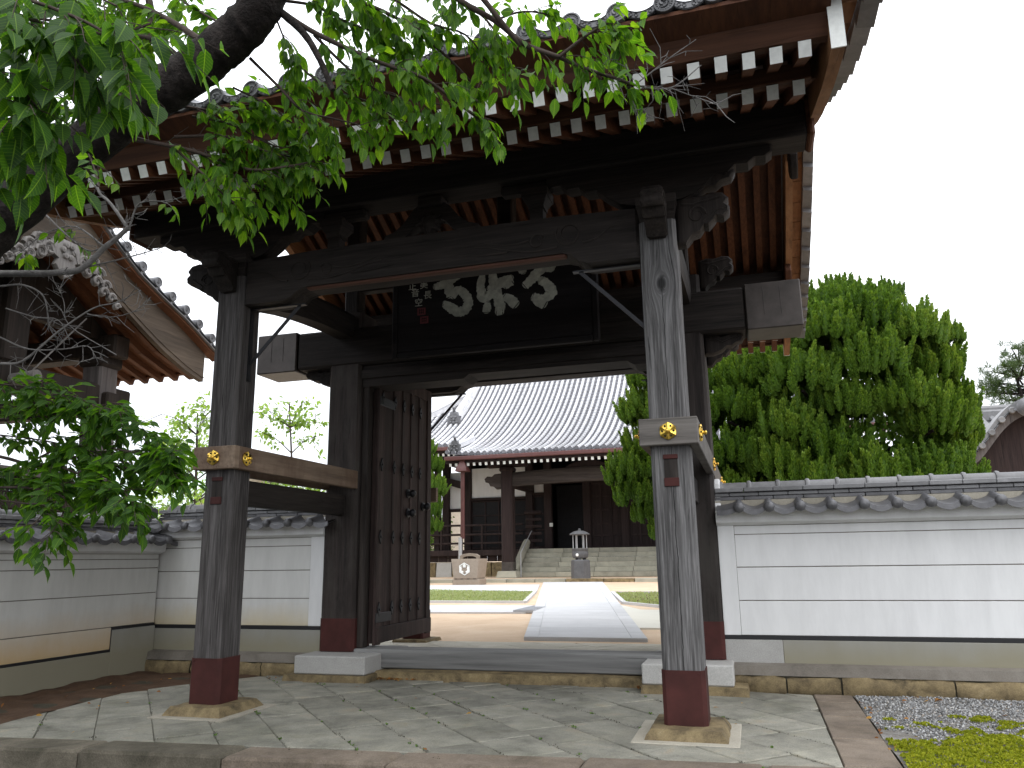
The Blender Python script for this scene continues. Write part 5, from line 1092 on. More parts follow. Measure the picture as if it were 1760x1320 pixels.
ridge([(-15.0, 34.5, 13.3), (8, 34.5, 13.3)] if False else [(-10.9, 34.45, 13.3), (4.1, 34.45, 13.3)], .5, .7, 'main_ridge')
ogre(KL + .30, 22.95, hz(23) + .12, .8); ridge([(KL + .08 + t * .1, 22.9 + t * 2.5, hz(22.9 + t * 2.5) + .12 + .1 * (1 - t)) for t in np.linspace(0, 1, 6)], .2, .14, 'corner_ridge')
m = MB(); m.sheet([[(x, y, hz(y) - .05) for x in (-10.9, 4.1)] for y in (34.4, 37, 44)]); m.v = [(x, y, 13.3 - (y - 34.4) * .95) for x, y, z in m.v]; H_(m, 'rear_slope', 'hallpan')
# canopy pillars on stone feet, rainbow beam with carved ends
for sx in (-1, 1):
    xc = -3.4 + sx * 3.32
    rough(xc - .42, xc + .42, 24.0, 24.85, .55, .80, .06, 'mossstone', 'pillar_base', H)
    m = MB(); sq(m, .235, .05, .80, 4.9, 4); po = link('canopy_pillar', m.mesh('canopy_pillar', M['hallwood']), H, (xc, 24.4, 0))
    m = MB(); sq(m, .243, .05, .80, 1.14); link('metal_sleeve', m.mesh('metal_sleeve', M['copper']), po, (xc, 24.4, 0))
    nose = [(0, 0), (0, .62), (.3, .60), (.42, .50), (.62, .52), (.74, .42), (.70, .28), (.56, .24), (.50, .12), (.36, .10), (.22, -.02)]
    m = MB(); m.prism(nose, lambda a, b: (xc + sx * (.235 + a), 24.3, 4.05 + b), lambda a, b: (xc + sx * (.235 + a), 24.5, 4.05 + b), .03); H_(m, 'carved_nosing', 'hallbeam')
    m = MB(); m.box(xc - .85, xc + .85, 24.28, 24.52, 4.90, 5.12, .05); m.box(xc - .3, xc + .3, 24.15, 24.65, 4.72, 4.90, .05); H_(m, 'bracket_arm', 'hallwood')
m = MB(); rows = []
for t in np.linspace(0, 1, 15):
    x = -6.48 + t * 6.16; arch = .10 * math.sin(math.pi * t); rows.append([(x, y, z + arch) for y, z in ((24.27, 4.12), (24.53, 4.12), (24.56, 4.2), (24.56, 4.68), (24.27, 4.68), (24.24, 4.6), (24.24, 4.2), (24.27, 4.12))])
m.sheet(rows); H_(m, 'rainbow_beam', 'hallbeam')
m = MB(); m.prism([(-.9, 0), (-.7, .12), (-.4, .2), (-.2, .34), (.2, .34), (.4, .2), (.7, .12), (.9, 0)], lambda a, b: (-3.4 + a, 24.3, 4.79 + b), lambda a, b: (-3.4 + a, 24.5, 4.79 + b), .02); H_(m, 'frog_leg_strut', 'hallwood')
hb('canopy_purlin', 'hallwood', (-8.5, 1.7, 24.25, 24.55, 5.13, 5.36))
for sx in (-1, 1): hb('tie_beam', 'hallwood', (-3.4 + sx * 3.32 - .14, -3.4 + sx * 3.32 + .14, 24.5, 28, 4.15, 4.55))
# floor, wall posts, plaster panels, dark doors
hb('veranda_floor', 'hallwood', (-12.6, 5.8, 26.55, 32, 1.42, 1.66))
m = MB()
for k in range(40):
    x = -12.5 + k * .455
    if not (-6.6 < x < -.3): m.box(x, x + .44, 26.75, 26.79, 1.16, 1.415, .004)
H_(m, 'skirt_boards', 'hallwood')
WX = [-12.35, -10.75, -9.72, -6.80, -5.95, -4.2, -2.6, -.85, 0.0, 2.9, 4.0]
for x in (-10.78, -9.72, -6.80, -5.95, -4.2, -2.55, -.85, 0, 2.92): hb('wall_post', 'hallwood', (x - .16, x + .16, 27.85, 28.15, 1.66, 6.3))
hb('wall_post', 'hallwood', (-12.0, -11.72, 26.75, 27.0, 1.66, 6.0)); hb('wall_post', 'hallwood', (-10.9, -10.65, 26.75, 27.0, 1.66, 6.0))
for x0, x1, za, zb_ in ((-9.55, -6.97, 4.0, 5.35), (-6.63, -6.1, 4.15, 4.95), (-5.78, -4.37, 4.62, 4.95), (-4.03, -2.72, 4.62, 4.95), (-2.38, -1.02, 4.62, 4.95), (-.68, -.16, 4.15, 4.95), (.16, 2.75, 4.0, 5.35)):
    hb('plaster_panel', 'plaster', (x0, x1, 27.99, 28.05, za, zb_))
hb('plaster_panel', 'plaster', (-10.62, -9.88, 27.99, 28.05, 3.55, 5.2)); hb('rail_beam', 'hallwood', (-10.62, -9.88, 27.9, 28.1, 3.4, 3.54))
for x0, x1, z in ((-9.55, -6.97, 3.88), (-6.63, -6.11, 4.02), (-5.78, -.99, 4.5), (.16, 2.75, 3.88)): hb('lintel', 'hallwood', (x0, x1, 27.88, 28.12, z, z + .11))
m = MB(); m.prism([(-12.0, 4.9), (-11.0, 5.05), (-9.9, 4.75), (-9.9, 4.4), (-11.0, 4.75), (-12, 4.6)], lambda a, b: (a, 27.6, b), lambda a, b: (a, 27.84, b)); H_(m, 'curved_beam', 'hallwood')
for x0, x1, top in ((-9.55, -6.97, 3.88), (-6.63, -6.12, 4.02), (.16, 2.75, 3.88)):
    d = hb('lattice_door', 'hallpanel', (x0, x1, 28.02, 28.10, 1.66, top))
    n = max(1, int((x1 - x0) / .62)); m = MB()
    for k in range(n + 1): xx = x0 + (x1 - x0) * k / n; m.box(xx - .03, xx + .03, 27.98, 28.018, 1.66, top, .004)
    for z in (1.75, 2.5, 3.2, top - .05): m.box(x0, x1, 27.985, 28.016, z - .03, z + .03, .004)
    put(m, 'lattice_bars', M['hallwood'], d)
for x0, x1, op in ((-5.78, -4.37, 1), (-4.03, -2.72, 0), (-2.38, -1.02, 0)):
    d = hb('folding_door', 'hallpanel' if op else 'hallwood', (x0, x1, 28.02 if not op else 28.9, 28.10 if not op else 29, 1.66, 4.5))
    m = MB(); 
    for k in range(4): xx = x0 + (x1 - x0) * k / 3; m.box(xx - .04, xx + .04, 27.97, 28.018, 1.66, 4.5, .004)
    for z in (1.72, 2.2, 2.7, 3.3, 3.9, 4.45): m.box(x0, x1, 27.975, 28.016, z - .04, z + .04, .004)
    if not op: put(m, 'door_bars', M['hallwood'], d)
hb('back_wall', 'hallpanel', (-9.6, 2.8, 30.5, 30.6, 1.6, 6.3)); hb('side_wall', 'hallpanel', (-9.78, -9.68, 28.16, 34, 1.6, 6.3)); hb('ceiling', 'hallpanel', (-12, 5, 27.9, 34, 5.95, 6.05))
# railing on the veranda, left of the steps
for x0, x1 in ((-12.5, -6.75), (-.05, 5.7)):
    m = MB()
    for z in (2.72, 2.32, 1.95): m.box(x0, x1, 26.60, 26.68, z - .045, z + .045, .02)
    x = x0 + .1
    while x < x1: m.box(x - .045, x + .045, 26.595, 26.685, 1.66, 2.70, .006); x += .95
    H_(m, 'railing', 'hallwood')
m = MB(); m.box(-6.75, -6.05, 26.5, 27.6, 1.66, 1.75); 
for k in range(4): m.box(-6.72, -6.0, 26.9, 26.98, 1.95 + k * .3, 2.08 + k * .3, .02)
m.tube([(-6.75, 26.9, 3.2), (-6.0, 26.9, 3.2)], .09, 8); H_(m, 'offering_stand', 'hallwood')
m = MB(); m.box(-5.87, -5.72, 27.80, 27.845, 2.62, 2.78, .01); H_(m, 'wall_notice', 'white')
# stone foundation and platform, steps with round balustrade
x = -12.6
while x < 5.6:
    l = random.uniform(.7, 1.2)
    if not (-6.7 < x + l / 2 < -.2): rough(x, x + l - .02, 26.7, 27.2, .45, 1.14, .02, 'sand' if random.random() < .75 else 'granite', 'foundation_stone', H)
    x += l
x = -10.4
while x < 4:
    l = random.uniform(.8, 1.4); rough(x, x + l - .015, 21.45, 21.95, .34, .555, .015, 'mossstone' if random.random() < .6 else 'sand', 'platform_edge_stone', H); x += l
m = MB(); m.box(-10.4, 4.1, 21.9, 27, .3, .535); H_(m, 'platform', 'sandyard')
for k in range(6):
    y0 = 24.75 + .31 * k; z1 = .545 + .186 * (k + 1)
    n = 4
    for j in range(n):
        xa = -6.45 + 6.1 * j / n; m = MB(); m.box(xa + .004, xa + 6.1 / n - .004, y0, y0 + .33 if k < 5 else 26.7, z1 - .185, z1, .012); H_(m, 'step_stone', 'mossstone')
for sx in (-1, 1):
    xc = -3.4 + sx * 3.16
    m = MB(); m.tube([(xc, 24.62, .78), (xc, 26.40, 1.88), (xc, 26.55, 1.95)], [.155, .155, .15], 12); m.box(xc - .12, xc + .12, 24.7, 26.6, .5, .95, .03)
    m.prism([(24.7, .5), (26.6, 1.85), (26.6, .5)], lambda a, b: (xc - .11, a, b), lambda a, b: (xc + .11, a, b)); H_(m, 'stair_balustrade', 'mossstone', 40)
m = MB(); m.tube([(-6.28, 24.6, .55), (-6.28, 24.6, 1.5), (-6.28, 26.3, 2.4)], .02, 6); H_(m, 'handrail', 'steel')
# downpipe with hopper at the canopy corner
D = MB(); D.lathe([(.15, 0), (.34, .02), (.30, .12), (.13, .40), (.12, .46)], 4, lambda p: (-8.08 + p[0] * .7071 - p[1] * .7071, 22.8 + (p[0] + p[1]) * .7071, 4.62 + p[2])); d = H_(D, 'rain_hopper', 'hallred')
m = MB(); m.tube([(-8.08, 22.8, 4.66), (-8.08, 22.8, 2.05)], .085, 10); put(m, 'downpipe', M['hallred'], d)
m = MB(); m.tube([(-8.16, 22.75, 2.1), (-8.16, 22.75, .5)], .075, 10); put(m, 'downpipe_foot', M['steel'], d)

# ------------------------------------------------------------------ incense burner and stone trough before the hall
I = thing('incense_burner', 'dark granite incense burner with a domed lid on thin posts, before the hall steps', 'incense burner', (-3.42, 22.5, .55))
bx_, by_, bz_ = -3.42, 22.5, .54
m = MB(); m.lathe([(.36, 0), (.345, .62), (.30, .66)], 6, lambda p: (bx_ + p[0], by_ + p[1], bz_ + p[2])); put(m, 'pedestal', M['darkgranite'], I)
m = MB()
for k in range(3): m.lathe([(.07, 0), (.06, .05), (.08, .07)], 8, lambda p: (bx_ + .16 * math.cos(k * 2.09 + .5) + p[0], by_ + .16 * math.sin(k * 2.09 + .5) + p[1], bz_ + .655 + p[2]))
put(m, 'feet', M['darkgranite'], I, 50)
m = MB(); m.lathe([(.14, .70), (.27, .73), (.30, .82), (.295, .92), (.28, .96), (.285, .98), (.30, 1.0), (.30, 1.06), (.25, 1.06), (.22, .98), (0, .97)], 28, lambda p: (bx_ + p[0], by_ + p[1], bz_ + p[2])); bw = put(m, 'bowl', M['darkgranite'], I, 40)
m = MB(); m.lathe([(.055, 0), (.05, .012), (0, .014)], 14, lambda p: (bx_ - .05 + p[0], by_ - .295 - p[2], bz_ + .83 + p[1])); put(m, 'crest', M['emblem'], bw)
for k in range(6):
    a = k * math.pi / 3 + .3; m = MB(); m.tube([(bx_ + .245 * math.cos(a), by_ + .245 * math.sin(a), bz_ + 1.05), (bx_ + .245 * math.cos(a), by_ + .245 * math.sin(a), bz_ + 1.55)], .017, 8); put(m, 'post', M['steel'], I)
m = MB(); m.lathe([(.30, 1.54), (.36, 1.545), (.37, 1.57), (.33, 1.61), (.22, 1.665), (.14, 1.69), (.05, 1.70), (.045, 1.72), (.055, 1.745), (.03, 1.77), (0, 1.775)], 28, lambda p: (bx_ + p[0], by_ + p[1], bz_ + p[2])); put(m, 'lid', M['darkgranite'], I, 40)
tx, ty, tz = -6.83, 20.1, .41
Tt = thing('stone_trough', 'tapered brown granite rainwater trough with a white hexagonal crest beside the downpipe', 'stone trough', (tx, ty, tz))
m = MB(); m.box(tx - .60, tx + .60, ty - .5, ty + .5, tz, tz + .26, .02); put(m, 'plinth', M['brownstone'], Tt)
m = MB(); m.lathe([(.72, .26), (.76, .30), (.86, 1.02), (.86, 1.10), (.72, 1.10), (.66, .9), (0, .9)], 4, lambda p: (tx + (p[0] - p[1]) * .7071, ty + (p[0] + p[1]) * .7071, tz + p[2]))
put(m, 'basin', M['brownstone'], Tt)
m = MB(); m.prism([(-.44, 0), (-.44, .12), (-.3, .2), (0, .235), (.3, .2), (.44, .12), (.44, 0), (.32, 0), (.30, .06), (.15, .11), (-.15, .11), (-.30, .06), (-.32, 0)], lambda a, b: (tx + a + .02, ty - .08, tz + 1.102 + b), lambda a, b: (tx + a + .02, ty + .08, tz + 1.102 + b)); put(m, 'handle', M['brownstone'], Tt)
m = MB()
for k in range(4): m.box(tx - .5 + k * .28, tx - .38 + k * .28, ty - .52, ty - .49, tz + .255, tz + .285, .004)
put(m, 'drain_notch', M['holeshade'], Tt)  # dark blocks on the plinth face, painted as the notches' shade
m = MB(); F = lambda a, b: (tx + a - .02, ty - .588 - (b + .0) * .10, tz + .68 + b)
hexo = [(.27 * math.sin(k * math.pi / 3), .27 * math.cos(k * math.pi / 3)) for k in range(6)]; hexi = [(a * .84, b * .84) for a, b in hexo]
P0 = [F(*p) for p in hexo]; P1 = [F(*p) for p in hexi]; up = [(x, y - .012, z) for x, y, z in P0 + P1]
m.add(up, [(k, (k + 1) % 6, 6 + (k + 1) % 6, 6 + k) for k in range(6)])
for poly in ([(-.06, .06), (-.07, .16), (0, .225), (.07, .16), (.06, .06)], [(-.2, -.1), (-.2, .09), (-.13, .12), (-.12, .02), (-.05, -.02), (-.03, -.13), (-.1, -.17)], [(.2, -.1), (.2, .09), (.13, .12), (.12, .02), (.05, -.02), (.03, -.13), (.1, -.17)]):
    m.add([(x, y - .013, z) for x, y, z in [F(*p) for p in poly]], [tuple(range(len(poly)))])
m.cur = 1; m.add([(x, y - .016, z) for x, y, z in [F(*p) for p in [(-.14, -.05), (-.1, .01), (0, -.03), (.1, .01), (.14, -.05), (.05, -.1), (0, -.2), (-.05, -.1)]]], [tuple(range(8))])
put(m, 'hexagon_crest', [M['emblem'], M['brownstone']], Tt)
for o in Tt.children:
    o.matrix_parent_inverse = Matrix.Scale(.80, 4) @ o.matrix_parent_inverse

# ------------------------------------------------------------------ bell tower behind the left wall
B = thing('bell_tower', 'open timber bell tower with curved gable verge, behind the left wall', 'bell tower', (-8.6, 1.9, 0))
def B_(mb, name, mat, smooth=None, par=None, **k): return put(mb, name, M[mat], par or B, smooth, **k)
yc_ = 1.9; VX = -6.30
low = lambda d: float(np.interp(d, [0, .5, 1.0, 1.6, 2.1, 2.7, 3.1], [5.78, 5.46, 5.20, 4.89, 4.65, 4.43, 4.34]))   # lower edge of the verge board, d = distance from the ridge
upp = lambda d: float(np.interp(d, [0, .47, .92, 1.27, 1.82, 2.42, 3.31], [6.45, 6.17, 5.87, 5.67, 5.45, 5.24, 4.84]))
XW = -11.6
for s in (1, -1):
    dd = np.linspace(0, 3.12, 14)
    m = MB(); m.sheet([[(VX + a, yc_ + s * d, low(d) + b * (upp(d) - .09 - low(d))) for a, b in ((-.09, 0), (0, 0), (0, .12), (.012, .13), (.012, .17), (0, .18), (0, 1), (-.09, 1))] for d in dd]); bb = B_(m, 'verge_board', 'bellverge')
    m = MB(); m.sheet([[(VX + a, yc_ + s * d, upp(d) - .09 + b) for a, b in ((-.02, 0), (.13, .03), (.13, .075), (-.02, .075))] for d in np.linspace(0, 3.35, 14)]); put(m, 'verge_trim', M['bellorange'], bb)
    m = MB(); m.sheet([[(VX + a, yc_ + s * d, upp(d) - .012 + b) for a, b in ((-.05, 0), (.18, .0), (.18, .05), (-.05, .05))] for d in np.linspace(0, 3.4, 14)]); put(m, 'verge_tile_bed', M['tilelight'], bb)
    # disc-ended tiles riding down the verge
    cap = MB(); T = lambda p: (p[2], p[0], p[1]); cap.lathe([(.082, -.5), (.082, 0), (.080, .012), (.062, .014), (.056, .004), (0, .004)], 16, T)
    for k in range(3): cap.tube([T(((.012 + .022 * t / 5) * math.cos(k * 2.1 + t * .5), (.012 + .022 * t / 5) * math.sin(k * 2.1 + t * .5), .006)) for t in range(6)], [.009, .008, .007, .006, .004, .002], 5)
    cm = cap.mesh('round_verge_tile', M['tile'], 40)
    for k in range(10):
        d = .28 + k * .345
        if d > 3.4: break
        link('round_verge_tile', cm, B, (VX + .19, yc_ + s * d, upp(min(d, 3.38)) + .125))
        m = MB(); da, db = d + .02, d + .325; P = []
        m.sheet([[(VX + .18 - q * .5, yc_ + s * (da + (db - da) * t), upp(da + (db - da) * t) + .05 + .045 * (2 * t - 1) ** 2) for q in (0, 1)] for t in (0, .25, .5, .75, 1)]); m.sheet([[(VX + .18, yc_ + s * (da + (db - da) * t), upp(da + (db - da) * t) + .045 * (2 * t - 1) ** 2 * r_ + .05 * r_) for t in (0, .25, .5, .75, 1)] for r_ in (0, 1)])
        B_(m, 'verge_pan_tile', 'tile', 40)
    m = MB(); m.sheet([[(x, yc_ + s * d, upp(d) + .03) for x in (XW, VX + .1)] for d in np.linspace(0, 3.45, 12)]); B_(m, 'roof_bedding', 'tile')
    for k in range(18): 
        m = MB(); x = XW + .15 + k * .29; m.tube([(x, yc_ + s * d, upp(d) + .08) for d in np.linspace(.1, 3.45, 12)], .065, 8); B_(m, 'roof_tile_row', 'tile', 40)
    # rafters and boards below
    rm = MB(); Z = lambda d: low(d) + .10
    for da, db in ((0, 1.1), (1.1, 2.2), (2.2, 3.10)):
        rm.bar((0, s * da, Z(da)), (0, s * db, Z(db)), .085, .11)
    rme = rm.mesh('rafter', M['bellorange'])
    for k in range(17): link('rafter', rme, B, (VX - .22 - k * .315, yc_, 0))
    m = MB(); m.sheet([[(x, yc_ + s * d, low(d) + .165) for x in (XW, VX - .02)] for d in np.linspace(0, 3.1, 10)]); B_(m, 'sheathing_board', 'bellorange')
    m = MB(); m.box(XW, VX - .02, yc_ + s * 3.02, yc_ + s * 3.12, low(3.1) + .14, low(3.1) + .34, .01); B_(m, 'eave_fascia', 'bellorange')
# pendant carving at the peak with leaf fins
m = MB(); Vp = lambda a, b, q=0: (VX + .03 + q, yc_ + a, 5.62 + b)
m.prism([(0, -.50), (.10, -.44), (.18, -.34), (.14, -.24), (.24, -.2), (.30, -.08), (.2, .06), (-.2, .06), (-.30, -.08), (-.24, -.2), (-.14, -.24), (-.18, -.34), (-.10, -.44)], lambda a, b: Vp(a, b), lambda a, b: Vp(a, b, .09), .02)
for sg in (-1, 1):
    for k, (a, b, r_) in enumerate(((.28, -.16, .11), (.44, -.10, .11), (.40, -.25, .10), (.58, -.22, .10), (.56, -.34, .08), (.72, -.36, .09), (.70, -.46, .07), (.85, -.50, .07), (.97, -.60, .05))):
        m.tube([Vp(sg * (a + r_ * (1 - t / 14) * math.cos(t * .62)), b + r_ * (1 - t / 14) * math.sin(t * .62), .07) for t in range(12)], [.035 * (1 - t / 18) for t in range(12)], 6)
        m.lathe([(r_ * .95, 0), (r_ * .8, .04), (r_ * .3, .055), (0, .03)], 9, lambda p: Vp(sg * a + p[0], b + p[1], .02 + p[2]))
for k in range(6): m.lathe([(.055, 0), (.04, .04), (0, .05)], 8, lambda p: Vp(.09 * math.cos(k * 1.05) + p[0], -.10 + .09 * math.sin(k * 1.05) + p[1], .08 + p[2]))
B_(m, 'gable_pendant', 'carved', 50)
# frame: splayed posts, beams, boards, bell beam
for x in (-7.1, -10.4):
    for s in (1, -1):
        m = MB(); w = .21; b0 = Vector((x, yc_ + s * 1.95, -.1)); t0 = Vector((x, yc_ + s * 1.68, 4.35)); m.bar(b0, t0, .37, .37, (1, 0, 0), .03); B_(m, 'tower_post', 'bellgrey')
        m = MB(); m.box(x - .24, x + .24, yc_ + s * 1.68 - .24, yc_ + s * 1.68 + .24, 4.3, 4.5, .05); m.box(x - .14, x + .2, yc_ + s * 1.68 - .12, yc_ + s * 1.68 + .12, 4.48, 4.72, .05); B_(m, 'bracket', 'bellboard')
    m = MB(); m.box(x - .17, x + .17, yc_ - 2.2, yc_ + 2.2, 3.62, 4.02, .03); B_(m, 'cross_beam', 'bellboard')
    m = MB(); m.box(x - .10, x + .10, yc_ - 2.0, yc_ + 2.0, 2.02, 2.22, .02); B_(m, 'penetrating_beam', 'bellboard')
    m = MB(); m.box(x - .2, x + .2, yc_ - .2, yc_ + .2, 4.0, 5.9, .03); m.prism([(-1.9, 4.75), (1.9, 4.75), (.2, 5.75), (-.2, 5.75)], lambda a, b: (x - .06, yc_ + a, b), lambda a, b: (x + .06, yc_ + a, b)); B_(m, 'gable_board', 'bellboard')
for s in (1, -1):
    m = MB(); m.box(-10.9, -6.72, yc_ + s * 1.7 - .16, yc_ + s * 1.7 + .16, 4.46, 4.82, .03); B_(m, 'purlin', 'bellboard')
    m = MB(); m.box(-10.7, -6.8, yc_ + s * 1.7 - .13, yc_ + s * 1.7 + .13, 3.56, 3.9, .03); B_(m, 'cross_beam', 'bellboard')
m = MB(); m.box(-11.2, -6.45, yc_ - .17, yc_ + .17, 5.72, 6.05, .03); B_(m, 'ridge_beam', 'bellboard')
x = yc_ - 1.75
while x < yc_ + 1.3:
    m = MB(); m.box(-7.26, -7.20, x + .004, x + .236, .9, 2.55, .006); B_(m, 'wall_board', 'bellboard'); x += .24
m = MB(); m.box(-7.30, -7.08, yc_ - 1.9, yc_ + 1.6, 1.80, 1.93, .01); m.box(-7.29, -7.10, yc_ - 1.9, yc_ + 1.4, 2.5, 2.62, .01); B_(m, 'board_rail', 'bellgrey')
m = MB(); m.box(-9.4, -6.1, yc_ - 3.1, yc_ + 3.1, -.3, .5); m.v = [(x - .6 if x > -7 else x - 3, y, z) for x, y, z in m.v]; B_(m, 'stone_base', 'sand')
nb = tag(put(MB().box(-7.195, -7.185, 2.31, 2.47, 2.16, 2.30), 'notice_sheet', M['notice']), 'small pale blue notice sheet fixed to the dark bell tower boards', 'notice')
SB = thing('striking_beam', 'pale wooden striking beam hung by ropes under the bell tower roof', 'bell striker', (-7.0, 1.9, 3.6))
m = MB(); m.tube([(-8.6, 1.75, 3.62), (-6.55, 1.98, 3.80)], .085, 12); put(m, 'beam', M['carved'], SB, 40)
m = MB()
for a, b in (((-8.3, 1.79, 3.65), (-8.0, 1.6, 5.2)), ((-6.75, 1.96, 3.78), (-6.62, 2.75, 4.85))): m.tube([a, b], .012, 6)
put(m, 'rope', M['carved'], SB)
BE = thing('temple_bell', 'dark bronze temple bell hanging inside the bell tower', 'bell', (-8.75, 1.9, 2.7))
m = MB(); m.lathe([(.50, 0), (.52, .05), (.48, .12), (.46, .5), (.43, .9), (.36, 1.08), (.2, 1.16), (0, 1.18)], 24, lambda p: (-8.75 + p[0], 1.9 + p[1], 2.5 + p[2])); put(m, 'bell_body', M['iron'], BE, 40)
m = MB(); m.tube([(-8.75, 1.9, 3.62), (-8.75, 1.9, 4.2)], .05, 8); put(m, 'hanger', M['iron'], BE)

# ------------------------------------------------------------------ low house with pale green roof behind the bell tower
def house(name, label, x0, x1, y0, y1, zw, zr, wall_, roof_, ridge_x=True):
    h = thing(name, label, 'house', ((x0 + x1) / 2, (y0 + y1) / 2, 0))
    m = MB(); m.box(x0, x1, y0, y1, -.3, zw); w = put(m, 'wall', M[wall_], h)
    ym = (y0 + y1) / 2; e = .6
    for s in (-1, 1):
        ya = y0 - e if s < 0 else y1 + e
        m = MB(); m.add([(x, y, z + d) for d in (0, -.12) for (x, y, z) in ((x0 - e, ya, zw - .1), (x1 + e, ya, zw - .1), (x1 + e, ym, zr), (x0 - e, ym, zr))], [(0, 1, 2, 3), (4, 5, 6, 7), (0, 1, 5, 4), (1, 2, 6, 5), (3, 0, 4, 7)])
        n = int((x1 - x0) / .45)
        for k in range(n + 1): x = x0 - e + (x1 - x0 + 2 * e) * k / n; m.bar((x, ya, zw - .07), (x, ym, zr + .03), .05, .06)
        put(m, 'roof', M[roof_], h)
    n = max(2, int((x1 - x0) / 2.2))
    for k in range(n):
        xa = x0 + (x1 - x0) * (k + .25) / n; m = MB(); m.box(xa, xa + 1.0, y0 - .04, y0 - .005, zw - 1.5, zw - .5, .01); f = put(m, 'window', M['steel'], h)
        m = MB(); m.box(xa + .06, xa + .94, y0 - .046, y0 - .041, zw - 1.44, zw - .56); put(m, 'pane', M['window'], f)
    m = MB(); m.prism([(y0, zw), (y1, zw), (ym, zr)], lambda a, b: (x0 + .01, a, b), lambda a, b: (x1 - .01, a, b)); put(m, 'gable', M[wall_], h)
    return h
house('house', 'low house with a pale green metal roof, far left behind the trees', -27, -16.8, 17, 25, 3.0, 5.4, 'housewall', 'verdigris')
house('house', 'cream house with dark windows beyond the corner of the main hall', -23, -15.5, 38, 46, 3.6, 6.0, 'housewall', 'tilelight')

# ------------------------------------------------------------------ side hall on the right with rippling gable
K = thing('side_hall', 'small temple building with rippling undulating tiled gable behind the right wall', 'temple building', (10.5, 15, 0))
kz = lambda x: 3.12 + 1.5 * (1 / (1 + math.exp(-(x - 7.98) * 3.4))) + .14 * max(0, 7.75 - x)
kz2 = lambda x: kz(x) if x < 9.4 else kz(18.8 - x)
ks = [7.15 + (11.65 - 7.15) * k / 40 for k in range(41)]
m = MB(); m.sheet([[(x, y, kz2(x)) for y in (13.85, 14.4, 17)] for x in ks]); put(m, 'gable_roof', M['tilelight'], K, 50)
m = MB(); m.sheet([[(x, 13.93, kz2(x) - q) for q in (.03, .24)] for x in ks]); m.sheet([[(x, 13.93 + q, kz2(x) - .24) for q in (0, .10)] for x in ks]); put(m, 'barge_board', M['bellgrey'], K)
for k in range(19):
    x = 7.3 + k * .235; m = MB(); m.lathe([(.075, -.4), (.075, 0), (.06, .015), (0, .01)], 10, lambda p: (x + p[0], 13.86 - p[2], kz2(x) + .01 + p[1])); put(m, 'round_eave_tile', M['tilelight'], K, 40)
m = MB(); m.sheet([[(x, 13.90, kz2(x) + .02 + q) for q in (0, .13)] for x in ks]); m.sheet([[(x, 13.90 + q, kz2(x) + .15) for q in (0, .5)] for x in ks]); put(m, 'verge_ridge', M['tilelight'], K, 50)
m = MB(); P = [(x, kz2(x) - .22) for x in ks]; m.prism([(7.6, 0)] + P[4:-4] + [(11.2, 0)], lambda a, b: (a, 14.25, b), lambda a, b: (a, 14.4, b)); put(m, 'gable_wall', M['hallwood'], K)
m = MB(); m.tube([(9.4, 13.8, kz2(9.4) + .16), (9.4, 17, kz2(9.4) + .16)], .16, 10); m.lathe([(.26, 0), (.26, .12), (.1, .2), (0, .2)], 12, lambda p: (9.4 + p[0], 13.8 - p[2], kz2(9.4) + .22 + p[1])); put(m, 'ridge_end_tile', M['tile'], K, 45)
m = MB(); m.lathe([(.20, 0), (.22, .08), (.1, .18), (0, .2)], 12, lambda p: (8.72 + p[0], 13.75 - p[2], 4.42 + p[1])); m.tube([(8.55, 13.8, 4.35), (8.75, 13.7, 4.62), (9.0, 13.75, 4.55)], [.07, .08, .05], 8); put(m, 'scroll_tile', M['tile'], K, 45)
P_ = MB(); 
P_.sheet([[(x, 15.5 + 3.0 * t, 3.3 + 1.6 * t ** 1.1) for x in np.linspace(7.3, 16, 30)] for t in np.linspace(0, 1, 6)]); put(P_, 'main_roof', M['tilelight'], K)
for k in range(32):
    x = 7.35 + k * .275; m = MB(); m.tube([(x, 15.45 + 3.0 * t, 3.36 + 1.6 * t ** 1.1) for t in np.linspace(0, 1, 6)], .07, 6); put(m, 'roof_tile_row', M['tilelight'], K, 40)
m = MB(); m.box(7.2, 16, 18.35, 18.75, 4.8, 5.15, .05); m.tube([(7.2, 18.55, 5.18), (16, 18.55, 5.18)], .12, 10); put(m, 'main_ridge', M['tilelight'], K)
m = MB(); m.box(7.8, 16, 15.8, 21, 0, 3.4); put(m, 'side_wall', M['hallwood'], K)

